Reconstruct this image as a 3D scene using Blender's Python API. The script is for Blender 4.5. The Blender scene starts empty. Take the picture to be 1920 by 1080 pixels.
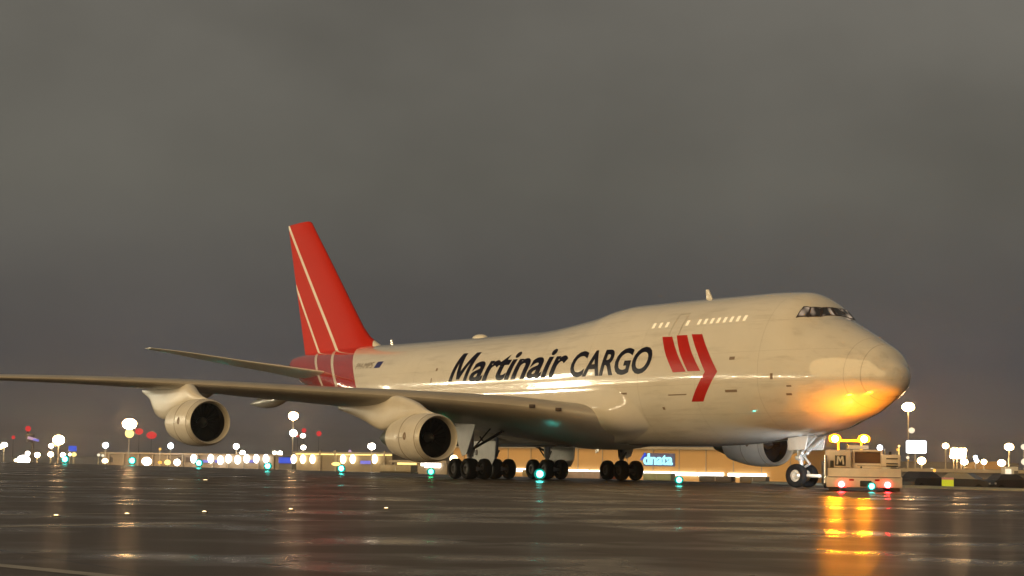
import bpy, bmesh, math, random
from mathutils import Vector, Matrix
random.seed(7)
R = math.radians
scene = bpy.context.scene
col = scene.collection

# ------------------------------------------------------------------ camera
CAM_Z, PITCH, ROLL, FPX = 1.256, 5.029, 0.8105, 3635.27      # FPX: focal length in pixels of a 1920 px wide frame
cd = bpy.data.cameras.new('camera'); cam = bpy.data.objects.new('camera', cd); col.objects.link(cam)
cd.sensor_width = 36; cd.lens = FPX / 1920 * 36; cd.clip_start = .1; cd.clip_end = 12000
CM = Matrix.Rotation(R(90 + PITCH), 3, 'X') @ Matrix.Rotation(R(ROLL), 3, 'Z')
cam.matrix_world = Matrix.Translation((0, 0, CAM_Z)) @ CM.to_4x4()
scene.camera = cam

# ------------------------------------------------------------------ world: low overcast lit from below by the city
world = bpy.data.worlds.new('World'); scene.world = world; world.use_nodes = True
nt = world.node_tree; N = nt.nodes; L = nt.links; N.clear()
wo = N.new('ShaderNodeOutputWorld'); bg = N.new('ShaderNodeBackground'); L.new(bg.outputs[0], wo.inputs[0])
tc = N.new('ShaderNodeTexCoord'); sx = N.new('ShaderNodeSeparateXYZ'); L.new(tc.outputs['Generated'], sx.inputs[0])
gr = N.new('ShaderNodeValToRGB'); L.new(sx.outputs['Z'], gr.inputs[0])
els = gr.color_ramp.elements
els[0].position = 0.0; els[0].color = (.098, .076, .064, 1)
els[1].position = .24; els[1].color = (.142, .134, .114, 1)
for p, c in ((.022, (.086, .075, .070)), (.05, (.070, .067, .069)), (.085, (.080, .076, .071)), (.14, (.112, .107, .090))):
    e = els.new(p); e.color = (*c, 1)
mp = N.new('ShaderNodeMapping'); mp.inputs['Scale'].default_value = (2.4, 2.4, 3.8); mp.inputs['Rotation'].default_value = (.0, .35, .6)
L.new(tc.outputs['Generated'], mp.inputs[0])
nz = N.new('ShaderNodeTexNoise'); nz.inputs['Scale'].default_value = 1.6; nz.inputs['Detail'].default_value = 5; nz.inputs['Roughness'].default_value = .5
L.new(mp.outputs[0], nz.inputs['Vector'])
mr = N.new('ShaderNodeMapRange'); mr.inputs[1].default_value = .3; mr.inputs[2].default_value = .72; mr.inputs[3].default_value = .82; mr.inputs[4].default_value = 1.30
L.new(nz.outputs[0], mr.inputs[0])
mx = N.new('ShaderNodeMix'); mx.data_type = 'RGBA'; mx.blend_type = 'MULTIPLY'; mx.inputs[0].default_value = 1
L.new(gr.outputs[0], mx.inputs[6]); L.new(mr.outputs[0], mx.inputs[7]); L.new(mx.outputs[2], bg.inputs[0])
bg.inputs[1].default_value = 1.0

# ------------------------------------------------------------------ apron floodlighting from behind the left shoulder (warm sodium light)
sd = bpy.data.lights.new('apron_floodlight', 'SUN'); sun = bpy.data.objects.new('apron_floodlight', sd); col.objects.link(sun)
sd.energy = 2.5; sd.color = (1, .65, .265); sd.angle = R(72)
sdir = Vector((-.64, -.74, .27)).normalized()
sun.rotation_euler = sdir.to_track_quat('Z', 'Y').to_euler()
scene.view_settings.view_transform = 'Standard'; scene.view_settings.look = 'None'
scene.view_settings.exposure = 0; scene.view_settings.gamma = 1; scene.view_settings.use_curve_mapping = False
HAZE = .00042
cy = scene.cycles; cy.volume_bounces = 0; cy.use_denoising = True; cy.sample_clamp_indirect = 4; cy.max_bounces = 6; cy.glossy_bounces = 3; cy.caustics_reflective = False; cy.caustics_refractive = False

# ------------------------------------------------------------------ helpers
def tag(o, label=None, cat=None, group=None, kind=None):
    if label: o['label'] = label
    if cat: o['category'] = cat
    if group: o['group'] = group
    if kind: o['kind'] = kind
    return o
def empty(name, loc=(0, 0, 0), rz=0, parent=None):
    o = bpy.data.objects.new(name, None); col.objects.link(o); o.location = loc; o.rotation_euler = (0, 0, rz)
    o.empty_display_size = .3
    if parent: o.parent = parent
    return o
class MB:
    def __init__(s): s.v = []; s.f = []; s.m = []; s.mi = 0
    def add(s, vs, fs):
        b = len(s.v); s.v += [tuple(v) for v in vs]; s.f += [tuple(b + i for i in f) for f in fs]; s.m += [s.mi] * len(fs); return s
    def box(s, c, d, rz=0, rx=0, ry=0, bev=0):
        M = Matrix.Rotation(rz, 3, 'Z') @ Matrix.Rotation(ry, 3, 'Y') @ Matrix.Rotation(rx, 3, 'X'); c = Vector(c)
        hx, hy, hz = d[0] / 2, d[1] / 2, d[2] / 2
        if bev <= 0:
            vs = [c + M @ Vector((x, y, z)) for x in (-hx, hx) for y in (-hy, hy) for z in (-hz, hz)]
            return s.add(vs, [(0, 1, 3, 2), (4, 6, 7, 5), (0, 4, 5, 1), (2, 3, 7, 6), (0, 2, 6, 4), (1, 5, 7, 3)])
        bm = bmesh.new(); bmesh.ops.create_cube(bm, size=1)
        for v in bm.verts: v.co = Vector((v.co.x * d[0], v.co.y * d[1], v.co.z * d[2]))
        bmesh.ops.bevel(bm, geom=bm.edges[:], offset=bev, segments=2, affect='EDGES', profile=.5)
        bm.verts.index_update()
        s.add([c + M @ v.co for v in bm.verts], [[v.index for v in f.verts] for f in bm.faces]); bm.free(); return s
    def tube(s, p0, p1, r0, r1=None, n=10, cap=True):
        r1 = r0 if r1 is None else r1; p0 = Vector(p0); p1 = Vector(p1); a = (p1 - p0).normalized()
        t = Vector((0, 0, 1)) if abs(a.z) < .9 else Vector((1, 0, 0)); u = a.cross(t).normalized(); w = a.cross(u)
        vs = []
        for p, r in ((p0, r0), (p1, r1)):
            vs += [p + u * (r * math.cos(2 * math.pi * i / n)) + w * (r * math.sin(2 * math.pi * i / n)) for i in range(n)]
        fs = [(i, (i + 1) % n, n + (i + 1) % n, n + i) for i in range(n)]
        if cap: fs += [tuple(range(n - 1, -1, -1)), tuple(range(n, 2 * n))]
        return s.add(vs, fs)
    def lathe(s, prof, o, axis, n=24, sq=None):      # prof: (along, radius)
        o = Vector(o); a = Vector(axis).normalized(); t = Vector((0, 0, 1)) if abs(a.z) < .9 else Vector((1, 0, 0))
        u = a.cross(t).normalized(); w = a.cross(u); vs = []
        for h, r in prof:
            vs += [o + a * h + u * (r * math.cos(2 * math.pi * i / n)) + w * (r * math.sin(2 * math.pi * i / n)) for i in range(n)]
        fs = [(k * n + i, k * n + (i + 1) % n, (k + 1) * n + (i + 1) % n, (k + 1) * n + i) for k in range(len(prof) - 1) for i in range(n)]
        return s.add(vs, fs)
    def ball(s, c, rx, ry=None, rz=None, nu=14, nv=8):
        ry = ry or rx; rz = rz or rx; c = Vector(c); vs = [c + Vector((0, 0, -rz))]
        for j in range(1, nv):
            a = -math.pi / 2 + math.pi * j / nv
            vs += [c + Vector((rx * math.cos(a) * math.cos(2 * math.pi * i / nu), ry * math.cos(a) * math.sin(2 * math.pi * i / nu), rz * math.sin(a))) for i in range(nu)]
        vs.append(c + Vector((0, 0, rz))); fs = []; last = len(vs) - 1
        for i in range(nu):
            fs.append((0, 1 + (i + 1) % nu, 1 + i)); fs.append((last, last - nu + i, last - nu + (i + 1) % nu))
        for j in range(nv - 2):
            b = 1 + j * nu; fs += [(b + i, b + (i + 1) % nu, b + nu + (i + 1) % nu, b + nu + i) for i in range(nu)]
        return s.add(vs, fs)
    def loft(s, rings, close=True, caps=False):
        n = len(rings[0]); vs = [p for r in rings for p in r]; fs = []
        for k in range(len(rings) - 1):
            for i in range(n if close else n - 1):
                j = (i + 1) % n; fs.append((k * n + i, k * n + j, (k + 1) * n + j, (k + 1) * n + i))
        if caps: fs += [tuple(range(n - 1, -1, -1)), tuple((len(rings) - 1) * n + i for i in range(n))]
        return s.add(vs, fs)
    def prism(s, poly, y0, y1, ax='y'):              # poly in (a,b); extruded along the third axis
        n = len(poly)
        P = (lambda a, b, t: (a, t, b)) if ax == 'y' else ((lambda a, b, t: (t, a, b)) if ax == 'x' else (lambda a, b, t: (a, b, t)))
        vs = [P(a, b, y0) for a, b in poly] + [P(a, b, y1) for a, b in poly]
        fs = [tuple(range(n)), tuple(range(2 * n - 1, n - 1, -1))] + [(i, n + i, n + (i + 1) % n, (i + 1) % n) for i in range(n)]
        return s.add(vs, fs)
    def build(s, name, mats, parent=None, smooth=None, fix=True):
        me = bpy.data.meshes.new(name); me.from_pydata(s.v, [], s.f)
        if not isinstance(mats, (list, tuple)): mats = [mats]
        for m in mats: me.materials.append(m)
        for p, i in zip(me.polygons, s.m): p.material_index = i
        if fix:
            bm = bmesh.new(); bm.from_mesh(me); bmesh.ops.recalc_face_normals(bm, faces=bm.faces[:]); bm.to_mesh(me); bm.free()
        if smooth is not None:
            me.shade_smooth(); me.set_sharp_from_angle(angle=R(smooth))
        o = bpy.data.objects.new(name, me); col.objects.link(o)
        if parent: o.parent = parent
        return o
def copy_tree(o, parent=None):
    c = o.copy(); col.objects.link(c)
    if parent: c.parent = parent
    for ch in list(o.children): copy_tree(ch, c)
    return c

def mat(name, base, rough=.5, metal=0, noise=0, nscale=1, bump=0, bscale=5, coat=0, spec=.5, emit=None, es=0, streak=None):
    m = bpy.data.materials.new(name); m.use_nodes = True; t = m.node_tree; b = t.nodes['Principled BSDF']
    b.inputs['Base Color'].default_value = (*base, 1); b.inputs['Roughness'].default_value = rough; b.inputs['Metallic'].default_value = metal
    b.inputs['Coat Weight'].default_value = coat; b.inputs['Coat Roughness'].default_value = .08; b.inputs['Specular IOR Level'].default_value = spec
    if emit: b.inputs['Emission Color'].default_value = (*emit, 1); b.inputs['Emission Strength'].default_value = es
    if noise or bump:
        c = t.nodes.new('ShaderNodeTexCoord'); mpn = t.nodes.new('ShaderNodeMapping'); t.links.new(c.outputs['Object'], mpn.inputs[0])
        if streak: mpn.inputs['Scale'].default_value = streak
    if noise:
        n = t.nodes.new('ShaderNodeTexNoise'); n.inputs['Scale'].default_value = nscale; n.inputs['Detail'].default_value = 6; t.links.new(mpn.outputs[0], n.inputs['Vector'])
        r = t.nodes.new('ShaderNodeMapRange'); r.inputs[1].default_value = .3; r.inputs[2].default_value = .7; r.inputs[3].default_value = 1 - noise; r.inputs[4].default_value = 1 + noise
        t.links.new(n.outputs[0], r.inputs[0])
        x = t.nodes.new('ShaderNodeMix'); x.data_type = 'RGBA'; x.blend_type = 'MULTIPLY'; x.inputs[0].default_value = 1; x.inputs[6].default_value = (*base, 1)
        t.links.new(r.outputs[0], x.inputs[7]); t.links.new(x.outputs[2], b.inputs['Base Color'])
    if bump:
        n2 = t.nodes.new('ShaderNodeTexNoise'); n2.inputs['Scale'].default_value = bscale; n2.inputs['Detail'].default_value = 3; t.links.new(mpn.outputs[0], n2.inputs['Vector'])
        bp = t.nodes.new('ShaderNodeBump'); bp.inputs['Strength'].default_value = 1; bp.inputs['Distance'].default_value = bump
        t.links.new(n2.outputs[0], bp.inputs['Height']); t.links.new(bp.outputs[0], b.inputs['Normal'])
    return m
def glow(name, c, s, sampled=True):
    m = bpy.data.materials.new(name); m.use_nodes = True; t = m.node_tree; t.nodes.clear()
    o = t.nodes.new('ShaderNodeOutputMaterial'); e = t.nodes.new('ShaderNodeEmission'); e.inputs[0].default_value = (*c, 1); e.inputs[1].default_value = s
    t.links.new(e.outputs[0], o.inputs[0])
    if not sampled: m.cycles.emission_sampling = 'NONE'
    return m

def at(px, py, Y):                                     # the point at world distance Y seen at a position of the 1920x1080 photograph
    d = CM @ Vector((px - 960, 540 - py, -FPX)); k = Y / d.y
    return Vector((d.x * k, Y, CAM_Z + d.z * k))

# ------------------------------------------------------------------ materials
M = {}
M['geardark'] = mat('shaded_gear_grey', (.16, .155, .145), .45, .2, noise=.2, nscale=3)  # main gear grey, darkened to carry the wing's shade
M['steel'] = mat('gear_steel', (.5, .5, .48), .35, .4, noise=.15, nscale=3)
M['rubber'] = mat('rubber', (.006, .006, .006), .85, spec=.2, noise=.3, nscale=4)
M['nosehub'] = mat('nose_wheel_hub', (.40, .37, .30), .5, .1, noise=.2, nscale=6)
M['hub'] = mat('shaded_wheel_hub', (.035, .032, .028), .6, 0, noise=.2, nscale=6)  # shade under the wing put into the colour; nose hub stays pale
M['navy'] = mat('navy_paint', (.004, .004, .016), .3, spec=.06)
M['red'] = mat('red_paint', (.46, .014, .006), .3, spec=.12, noise=.08, nscale=.6)
M['wing'] = mat('wing_grey_paint', (.36, .335, .30), .3, noise=.12, nscale=.5, bump=.006, bscale=.8, spec=.5)
M['nacelle'] = mat('nacelle_paint', (.74, .71, .65), .33, noise=.07, nscale=.9)
M['lip'] = mat('intake_lip_metal', (.66, .63, .57), .35, .25, noise=.08, nscale=2)
M['dark'] = mat('dark_liner', (.009, .008, .008), .8, spec=.2)
M['fan'] = mat('fan_titanium', (.012, .011, .011), .6, .1, spec=.2)
M['exhaust'] = mat('exhaust_metal', (.10, .11, .09), .4, .7, noise=.25, nscale=2)
M['spinner'] = mat('spinner_grey', (.05, .048, .046), .3)
M['glass'] = mat('tinted_glass', (.03, .025, .025), .06, spec=.8)
M['deckglass'] = mat('flight_deck_glass', (.03, .025, .025), .06, spec=.8)
_t = M['deckglass'].node_tree; _b = _t.nodes['Principled BSDF']; _c = _t.nodes.new('ShaderNodeTexCoord'); _n = _t.nodes.new('ShaderNodeTexNoise'); _n.inputs['Scale'].default_value = 1.9; _n.inputs['Detail'].default_value = 0; _r = _t.nodes.new('ShaderNodeMapRange'); _r.inputs[1].default_value = .42; _r.inputs[2].default_value = .70; _r.inputs[4].default_value = .5
_t.links.new(_c.outputs['Object'], _n.inputs['Vector']); _t.links.new(_n.outputs[0], _r.inputs[0]); _t.links.new(_r.outputs[0], _b.inputs['Emission Strength']); _b.inputs['Emission Color'].default_value = (1, .74, .52, 1)   # patchy warm glow painted into the panes by noise, no lamps inside
M['frame'] = mat('window_frame_dark', (.045, .03, .03), .5)
M['litwin'] = mat('lit_cabin_window', (.5, .45, .35), .15, emit=(1, .80, .46), es=.72)
M['port'] = mat('vent_dark', (.22, .15, .09), .6)
M['door'] = mat('gear_door_paint', (.46, .44, .40), .4, noise=.12, nscale=1.5)
M['blackmark'] = mat('registration_paint', (.16, .13, .10), .5)
M['flag'] = mat('flag_blue', (.015, .02, .16), .4)

# fuselage paint: white, red tail band with white stripes, faint seams
def body_paint(name, fin=False):
    m = mat(name, (.78, .745, .67), .11, noise=.05, nscale=.35, bump=.0016, bscale=.7)
    t = m.node_tree; b = t.nodes['Principled BSDF']; nn = t.nodes.new; lk = t.links.new
    b.inputs['Coat Weight'].default_value = 1; b.inputs['Coat Roughness'].default_value = .012
    white = b.inputs['Base Color'].links[0].from_socket
    c = nn('ShaderNodeTexCoord'); s = nn('ShaderNodeSeparateXYZ'); lk(c.outputs['Object'], s.inputs[0])
    def ma(op, a, bb, cc=None):
        q = nn('ShaderNodeMath'); q.operation = op
        for i, v in enumerate((a, bb, cc)):
            if v is None: continue
            if isinstance(v, (int, float)): q.inputs[i].default_value = v
            else: lk(v, q.inputs[i])
        return q.outputs[0]
    X, Z = s.outputs['X'], s.outputs['Z']
    def mixc(fac, a, bb):
        q = nn('ShaderNodeMix'); q.data_type = 'RGBA'; lk(fac, q.inputs[0])
        for i, v in ((6, a), (7, bb)):
            if isinstance(v, tuple): q.inputs[i].default_value = (*v, 1)
            else: lk(v, q.inputs[i])
        return q.outputs[2]
    if fin:
        b.inputs['Coat Weight'].default_value = 0; b.inputs['Roughness'].default_value = .5; b.inputs['Specular IOR Level'].default_value = .05
        def line(s1, z1, s0, z0, hw):
            e = ma('ADD', ma('MULTIPLY', ma('SUBTRACT', Z, z0), (s1 - s0) / (z1 - z0)), s0)
            return ma('LESS_THAN', ma('ABSOLUTE', ma('SUBTRACT', X, e), 0), hw)
        st = ma('MAXIMUM', line(70.15, 19.3, 60.25, 9.26, .24), line(68.45, 14.3, 63.9, 9.4, .2))
        lead = ma('LESS_THAN', X, ma('ADD', ma('MULTIPLY', Z, 1.06), 45.0))    # white foot of the leading edge
        foot = ma('MULTIPLY', lead, ma('LESS_THAN', Z, 11.0))
        colr = mixc(ma('MAXIMUM', st, foot), (.50, .018, .005), white)
    else:
        zz = ma('SUBTRACT', Z, 5.5); e = ma('ADD', ma('MULTIPLY', ma('POWER', zz, 2), .205), ma('MULTIPLY', zz, .45))
        xs = ma('SUBTRACT', X, e)                       # paint edges lean and curve
        red = ma('GREATER_THAN', xs, 51.75)
        w1 = ma('LESS_THAN', ma('ABSOLUTE', ma('SUBTRACT', xs, 55.7), 0), .26)
        w2 = ma('LESS_THAN', ma('ABSOLUTE', ma('SUBTRACT', xs, 59.2), 0), .26)
        edge = ma('LESS_THAN', ma('ABSOLUTE', ma('SUBTRACT', xs, 51.6), 0), .15)
        keep = ma('SUBTRACT', red, ma('MAXIMUM', w1, w2))
        keep = ma('MAXIMUM', keep, 0)
        colr = mixc(keep, white, (.40, .012, .006))
        # seams: radome joint, skin joints
        rad = ma('LESS_THAN', ma('ABSOLUTE', ma('SUBTRACT', X, 1.75), 0), .02)
        sk = ma('LESS_THAN', ma('ABSOLUTE', ma('SUBTRACT', ma('MODULO', X, 5.1), 2.5), 0), .012)
        lap = ma('LESS_THAN', ma('ABSOLUTE', ma('SUBTRACT', ma('MODULO', Z, 1.55), .6), 0), .009)
        gm = nn('ShaderNodeMapping'); gm.inputs['Scale'].default_value = (.13, 1, 1.1); lk(c.outputs['Object'], gm.inputs[0])
        gn = nn('ShaderNodeTexNoise'); gn.inputs['Scale'].default_value = 2.2; gn.inputs['Detail'].default_value = 7; gn.inputs['Roughness'].default_value = .65; lk(gm.outputs[0], gn.inputs['Vector'])
        gr_ = nn('ShaderNodeMapRange'); gr_.inputs[1].default_value = .52; gr_.inputs[2].default_value = .78; gr_.inputs[4].default_value = .30; lk(gn.outputs[0], gr_.inputs[0])
        seam = ma('ADD', ma('ADD', ma('MULTIPLY', rad, .35), ma('MULTIPLY', ma('MAXIMUM', sk, ma('MULTIPLY', lap, .6)), .34)), gr_.outputs[0])
        q = nn('ShaderNodeMix'); q.data_type = 'RGBA'; lk(seam, q.inputs[0]); lk(colr, q.inputs[6]); q.inputs[7].default_value = (.2, .16, .12, 1); colr = q.outputs[2]
    lk(colr, b.inputs['Base Color'])
    return m
M['body'] = body_paint('fuselage_paint'); M['fin'] = body_paint('fin_paint', True)
M['white'] = mat('white_paint', (.78, .745, .67), .18, noise=.06, nscale=.5, bump=.0012, bscale=.6, coat=.6)

# ------------------------------------------------------------------ ground
AX, AY, AROT = 18.96, 91.96, R(121.487)               # nose of the aircraft over the taxiway; local x runs aft, y to starboard
def ac(s, y, z=0):
    c, sn = math.cos(AROT), math.sin(AROT)
    return Vector((AX + c * s - sn * y, AY + sn * s + c * y, z))
def strip(name, y0, z0, y1, z1, m, s0=-1000, s1=2600, ns=1, kind='structure'):
    b = MB(); vs = []
    for i in range(ns + 1):
        s = s0 + (s1 - s0) * i / ns; vs += [ac(s, y0, z0), ac(s, y1, z1)]
    b.add(vs, [(2 * i, 2 * i + 1, 2 * i + 3, 2 * i + 2) for i in range(ns)])
    o = b.build(name, m, fix=False)
    for p in o.data.polygons:
        if p.normal.z < 0: p.flip()
    return tag(o, kind=kind)

def wet_asphalt():
    m = bpy.data.materials.new('wet_asphalt'); m.use_nodes = True; t = m.node_tree; b = t.nodes['Principled BSDF']; nn = t.nodes.new; lk = t.links.new
    c = nn('ShaderNodeTexCoord')
    def noise(scale, det, sc=(1, 1, 1), rot=0):
        mpn = nn('ShaderNodeMapping'); mpn.inputs['Scale'].default_value = sc; mpn.inputs['Rotation'].default_value = (0, 0, rot); lk(c.outputs['Object'], mpn.inputs[0])
        n = nn('ShaderNodeTexNoise'); n.inputs['Scale'].default_value = scale; n.inputs['Detail'].default_value = det; lk(mpn.outputs[0], n.inputs['Vector']); return n.outputs[0]
    def rng(v, a, bb, c0, d):
        r = nn('ShaderNodeMapRange'); r.inputs[1].default_value = a; r.inputs[2].default_value = bb; r.inputs[3].default_value = c0; r.inputs[4].default_value = d; lk(v, r.inputs[0]); return r.outputs[0]
    big = noise(.16, 4); mid = noise(.32, 3.5, (1, 1, 1), .4); fine = noise(40, 3)
    puddle = nn('ShaderNodeMath'); puddle.operation = 'MULTIPLY'; lk(rng(mid, .46, .62, 0, 1), puddle.inputs[0]); lk(rng(big, .42, .6, .15, 1), puddle.inputs[1])
    rr = rng(puddle.outputs[0], 0, 1, .35, .15); lk(rr, b.inputs['Roughness'])
    x = nn('ShaderNodeMix'); x.data_type = 'RGBA'; lk(rng(mid, .3, .7, 0, 1), x.inputs[0]); x.inputs[6].default_value = (.046, .030, .014, 1); x.inputs[7].default_value = (.082, .056, .030, 1); lk(x.outputs[2], b.inputs['Base Color'])
    sp_ = nn('ShaderNodeSeparateXYZ'); mpj = nn('ShaderNodeMapping'); mpj.inputs['Rotation'].default_value = (0, 0, -AROT); lk(c.outputs['Object'], mpj.inputs[0]); lk(mpj.outputs[0], sp_.inputs[0])
    jn = None                                          # slab joints every 7.5 m
    for ax_ in ('X', 'Y'):
        a1 = nn('ShaderNodeMath'); a1.operation = 'PINGPONG'; a1.inputs[1].default_value = 3.75; lk(sp_.outputs[ax_], a1.inputs[0])
        a2 = nn('ShaderNodeMath'); a2.operation = 'LESS_THAN'; a2.inputs[1].default_value = .035; lk(a1.outputs[0], a2.inputs[0])
        if jn is None: jn = a2.outputs[0]
        else:
            a3 = nn('ShaderNodeMath'); a3.operation = 'MAXIMUM'; lk(jn, a3.inputs[0]); lk(a2.outputs[0], a3.inputs[1]); jn = a3.outputs[0]
    xj = nn('ShaderNodeMix'); xj.data_type = 'RGBA'; lk(jn, xj.inputs[0]); lk(x.outputs[2], xj.inputs[6]); xj.inputs[7].default_value = (.012, .010, .008, 1); lk(xj.outputs[2], b.inputs['Base Color'])
    lk(rng(puddle.outputs[0], 0, 1, .06, .40), b.inputs['Specular IOR Level'])
    bp = nn('ShaderNodeBump'); bp.inputs['Strength'].default_value = .9; bp.inputs['Distance'].default_value = .004; lk(fine, bp.inputs['Height'])
    bp2 = nn('ShaderNodeBump'); bp2.inputs['Distance'].default_value = .0075; lk(noise(1.3, 4), bp2.inputs['Height']); lk(bp.outputs[0], bp2.inputs['Normal']); lk(bp2.outputs[0], b.inputs['Normal'])
    return m
M['asphalt'] = wet_asphalt()
M['grass'] = mat('wet_grass', (.035, .045, .018), .8, noise=.4, nscale=1.5, bump=.05, bscale=6)
M['apron'] = mat('far_apron_concrete', (.16, .145, .12), .35, noise=.3, nscale=.05)
M['paint'] = mat('worn_marking_paint', (.28, .25, .20), .4, noise=.35, nscale=3)
M['pale'] = mat('edge_concrete', (.30, .31, .26), .5, noise=.2, nscale=1)
strip('runway_pavement', -8, 0, 900, 0, M['asphalt'])

strip('grass_verge', -34, -.7, -9.3, -.03, M['grass'])
strip('service_road', -70, -1.1, -34, -.7, M['apron'])
strip('far_apron', -190, -3, -70, -1.1, M['apron'])
strip('far_field', -1900, -3, -190, -3, M['apron'], -1000, 2600)
# verge between -8 and -9.3 outside the kerb strip
strip('grass_verge', -9.3, -.03, -8, 0, M['grass'], 30, 2600)
b = MB(); b.box((-58, -8.6, .0), (160, 1.3, .26), bev=.05); kb = b.build('kerb', M['pale'], None, 40); kb.location = (AX, AY, 0); kb.rotation_euler = (0, 0, AROT); tag(kb, kind='structure')
# painted markings (world coordinates on the near pavement)
def mark(name, p, q, w, m=None):
    p = Vector(p); q = Vector(q); d = (q - p).normalized(); n = Vector((-d.y, d.x)) * (w / 2)
    b = MB(); b.add([(p.x + n.x, p.y + n.y, .004), (p.x - n.x, p.y - n.y, .004), (q.x - n.x, q.y - n.y, .004), (q.x + n.x, q.y + n.y, .004)], [(0, 1, 2, 3)])
    o = b.build(name, m or M['paint'], fix=False)
    for f in o.data.polygons:
        if f.normal.z < 0: f.flip()
    return tag(o, kind='structure')
mark('stop_line', (-11.5, 37.3), (14.5, 64.0), .30)
mark('edge_line', (-12.0, 29.4), (-5.4, 35.8), .45)
mark('centre_line', (-8.5, 24.6), (2.5, 13.2), .30)

# ------------------------------------------------------------------ AIRCRAFT
jet = empty('cargo_jet', (AX, AY, 0), AROT)
tag(jet, 'large white four engined cargo jet with red tail and chevron stripes standing on wet taxiway', 'airplane')
def pchip(pts, f=lambda a: a):
    xs = [f(a) for a, _ in pts]; ys = [b for _, b in pts]; n = len(xs)
    h = [xs[i + 1] - xs[i] for i in range(n - 1)]; d = [(ys[i + 1] - ys[i]) / h[i] for i in range(n - 1)]; m = [0] * n; m[0] = d[0]; m[-1] = d[-1]
    for i in range(1, n - 1):
        if d[i - 1] * d[i] > 0:
            w1 = 2 * h[i] + h[i - 1]; w2 = h[i] + 2 * h[i - 1]; m[i] = (w1 + w2) / (w1 / d[i - 1] + w2 / d[i])
    def g(x):
        x = f(x)
        if x <= xs[0]: return ys[0]
        if x >= xs[-1]: return ys[-1]
        i = 0
        while x > xs[i + 1]: i += 1
        t = (x - xs[i]) / h[i]
        return (2 * t**3 - 3 * t * t + 1) * ys[i] + (t**3 - 2 * t * t + t) * h[i] * m[i] + (3 * t * t - 2 * t**3) * ys[i + 1] + (t**3 - t * t) * h[i] * m[i + 1]
    return g
sq = math.sqrt
ZT = pchip([(0, 5.42), (.1, 5.85), (.5, 6.25), (1, 6.83), (2, 7.31), (3, 7.77), (3.6, 8.03), (4.3, 8.33), (5, 8.6), (6, 9.5), (7, 9.86), (8.5, 9.97), (10, 10.02), (12, 10.03), (18, 10.06), (21.4, 10.06), (23.3, 9.93), (25, 9.64), (28, 9.31), (30, 9.14), (32, 9.06), (36, 9.06), (50, 9.12), (55, 9.18), (60, 9.16), (64, 9.05), (67, 8.9), (68.5, 8.75)], sq)
ZB = pchip([(0, 5.38), (.1, 4.9), (.5, 4.57), (1, 4.4), (2, 3.95), (3, 3.5), (4, 3.2), (5, 2.88), (6, 2.71), (8, 2.5), (10, 2.32), (12, 2.18), (14, 2.1), (17, 2.06), (44, 2.06), (47, 2.2), (52, 3.0), (58, 4.5), (63, 5.8), (67, 6.9), (68.5, 7.5)], sq)
WD = pchip([(0, .03), (.1, .45), (.5, .98), (1, 1.4), (2, 1.96), (3, 2.36), (4, 2.66), (5, 2.87), (6, 3.02), (8, 3.19), (10, 3.25), (46, 3.25), (50, 3.1), (55, 2.6), (60, 1.85), (64, 1.15), (67, .62), (68.5, .35)], sq)
ZM = pchip([(0, 5.4), (3, 5.44), (8, 5.58), (14, 5.64), (44, 5.62), (50, 5.85), (58, 6.8), (64, 7.6), (68.5, 8.1)], sq)
def surf(sp, th, off=0):
    c, sn = math.cos(th), math.sin(th); m = ZM(sp)
    s = sp + .544 * max(0, 1 - sp / 10); hz = (ZT(sp) - m) if sn > 0 else (m - ZB(sp)); w = WD(sp)
    p = Vector((s, w * c, m + hz * sn))
    if off:
        n = Vector((0, hz * c, w * sn))
        if sp < 12:
            a = surf(max(.001, sp - .05), th); b2 = surf(sp + .05, th); tv = b2 - a; cv = Vector((0, -w * sn, hz * c)); n = tv.cross(cv)
            if n.dot(Vector((-.3, c, sn))) < 0: n = -n
        p += n.normalized() * off
    return p
def sp_of(s): return s if s >= 10 else (s - .544) / (1 - .0544)
def on_skin(s, z, off=.015, side=1):                  # point of the skin at station s and height z
    sp = max(.001, sp_of(s)); m = ZM(sp); hz = (ZT(sp) - m) if z > m else (m - ZB(sp))
    p = surf(sp, math.asin(max(-1, min(1, (z - m) / hz))), off); p.y *= side; return p
NT = 96
stn = [(i / 70)**2 * 12 for i in range(1, 71)] + [12 + 56.5 * i / 150 for i in range(1, 151)]
b = MB(); b.loft([[surf(s, 2 * math.pi * i / NT) for i in range(NT)] for s in stn])
b.add([surf(stn[0], 2 * math.pi * i / NT) for i in range(NT)] + [(.5, 0, 5.4)], [(i, (i + 1) % NT, NT) for i in range(NT)])
b.add([surf(68.5, 2 * math.pi * i / NT) for i in range(NT)], [tuple(range(NT))])
b.build('fuselage', M['body'], jet, 40)
b = MB(); b.tube((68.3, 0, 8.1), (69.2, 0, 8.2), .3, .14, 12); b.build('tail_exhaust', M['exhaust'], jet, 40)

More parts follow.
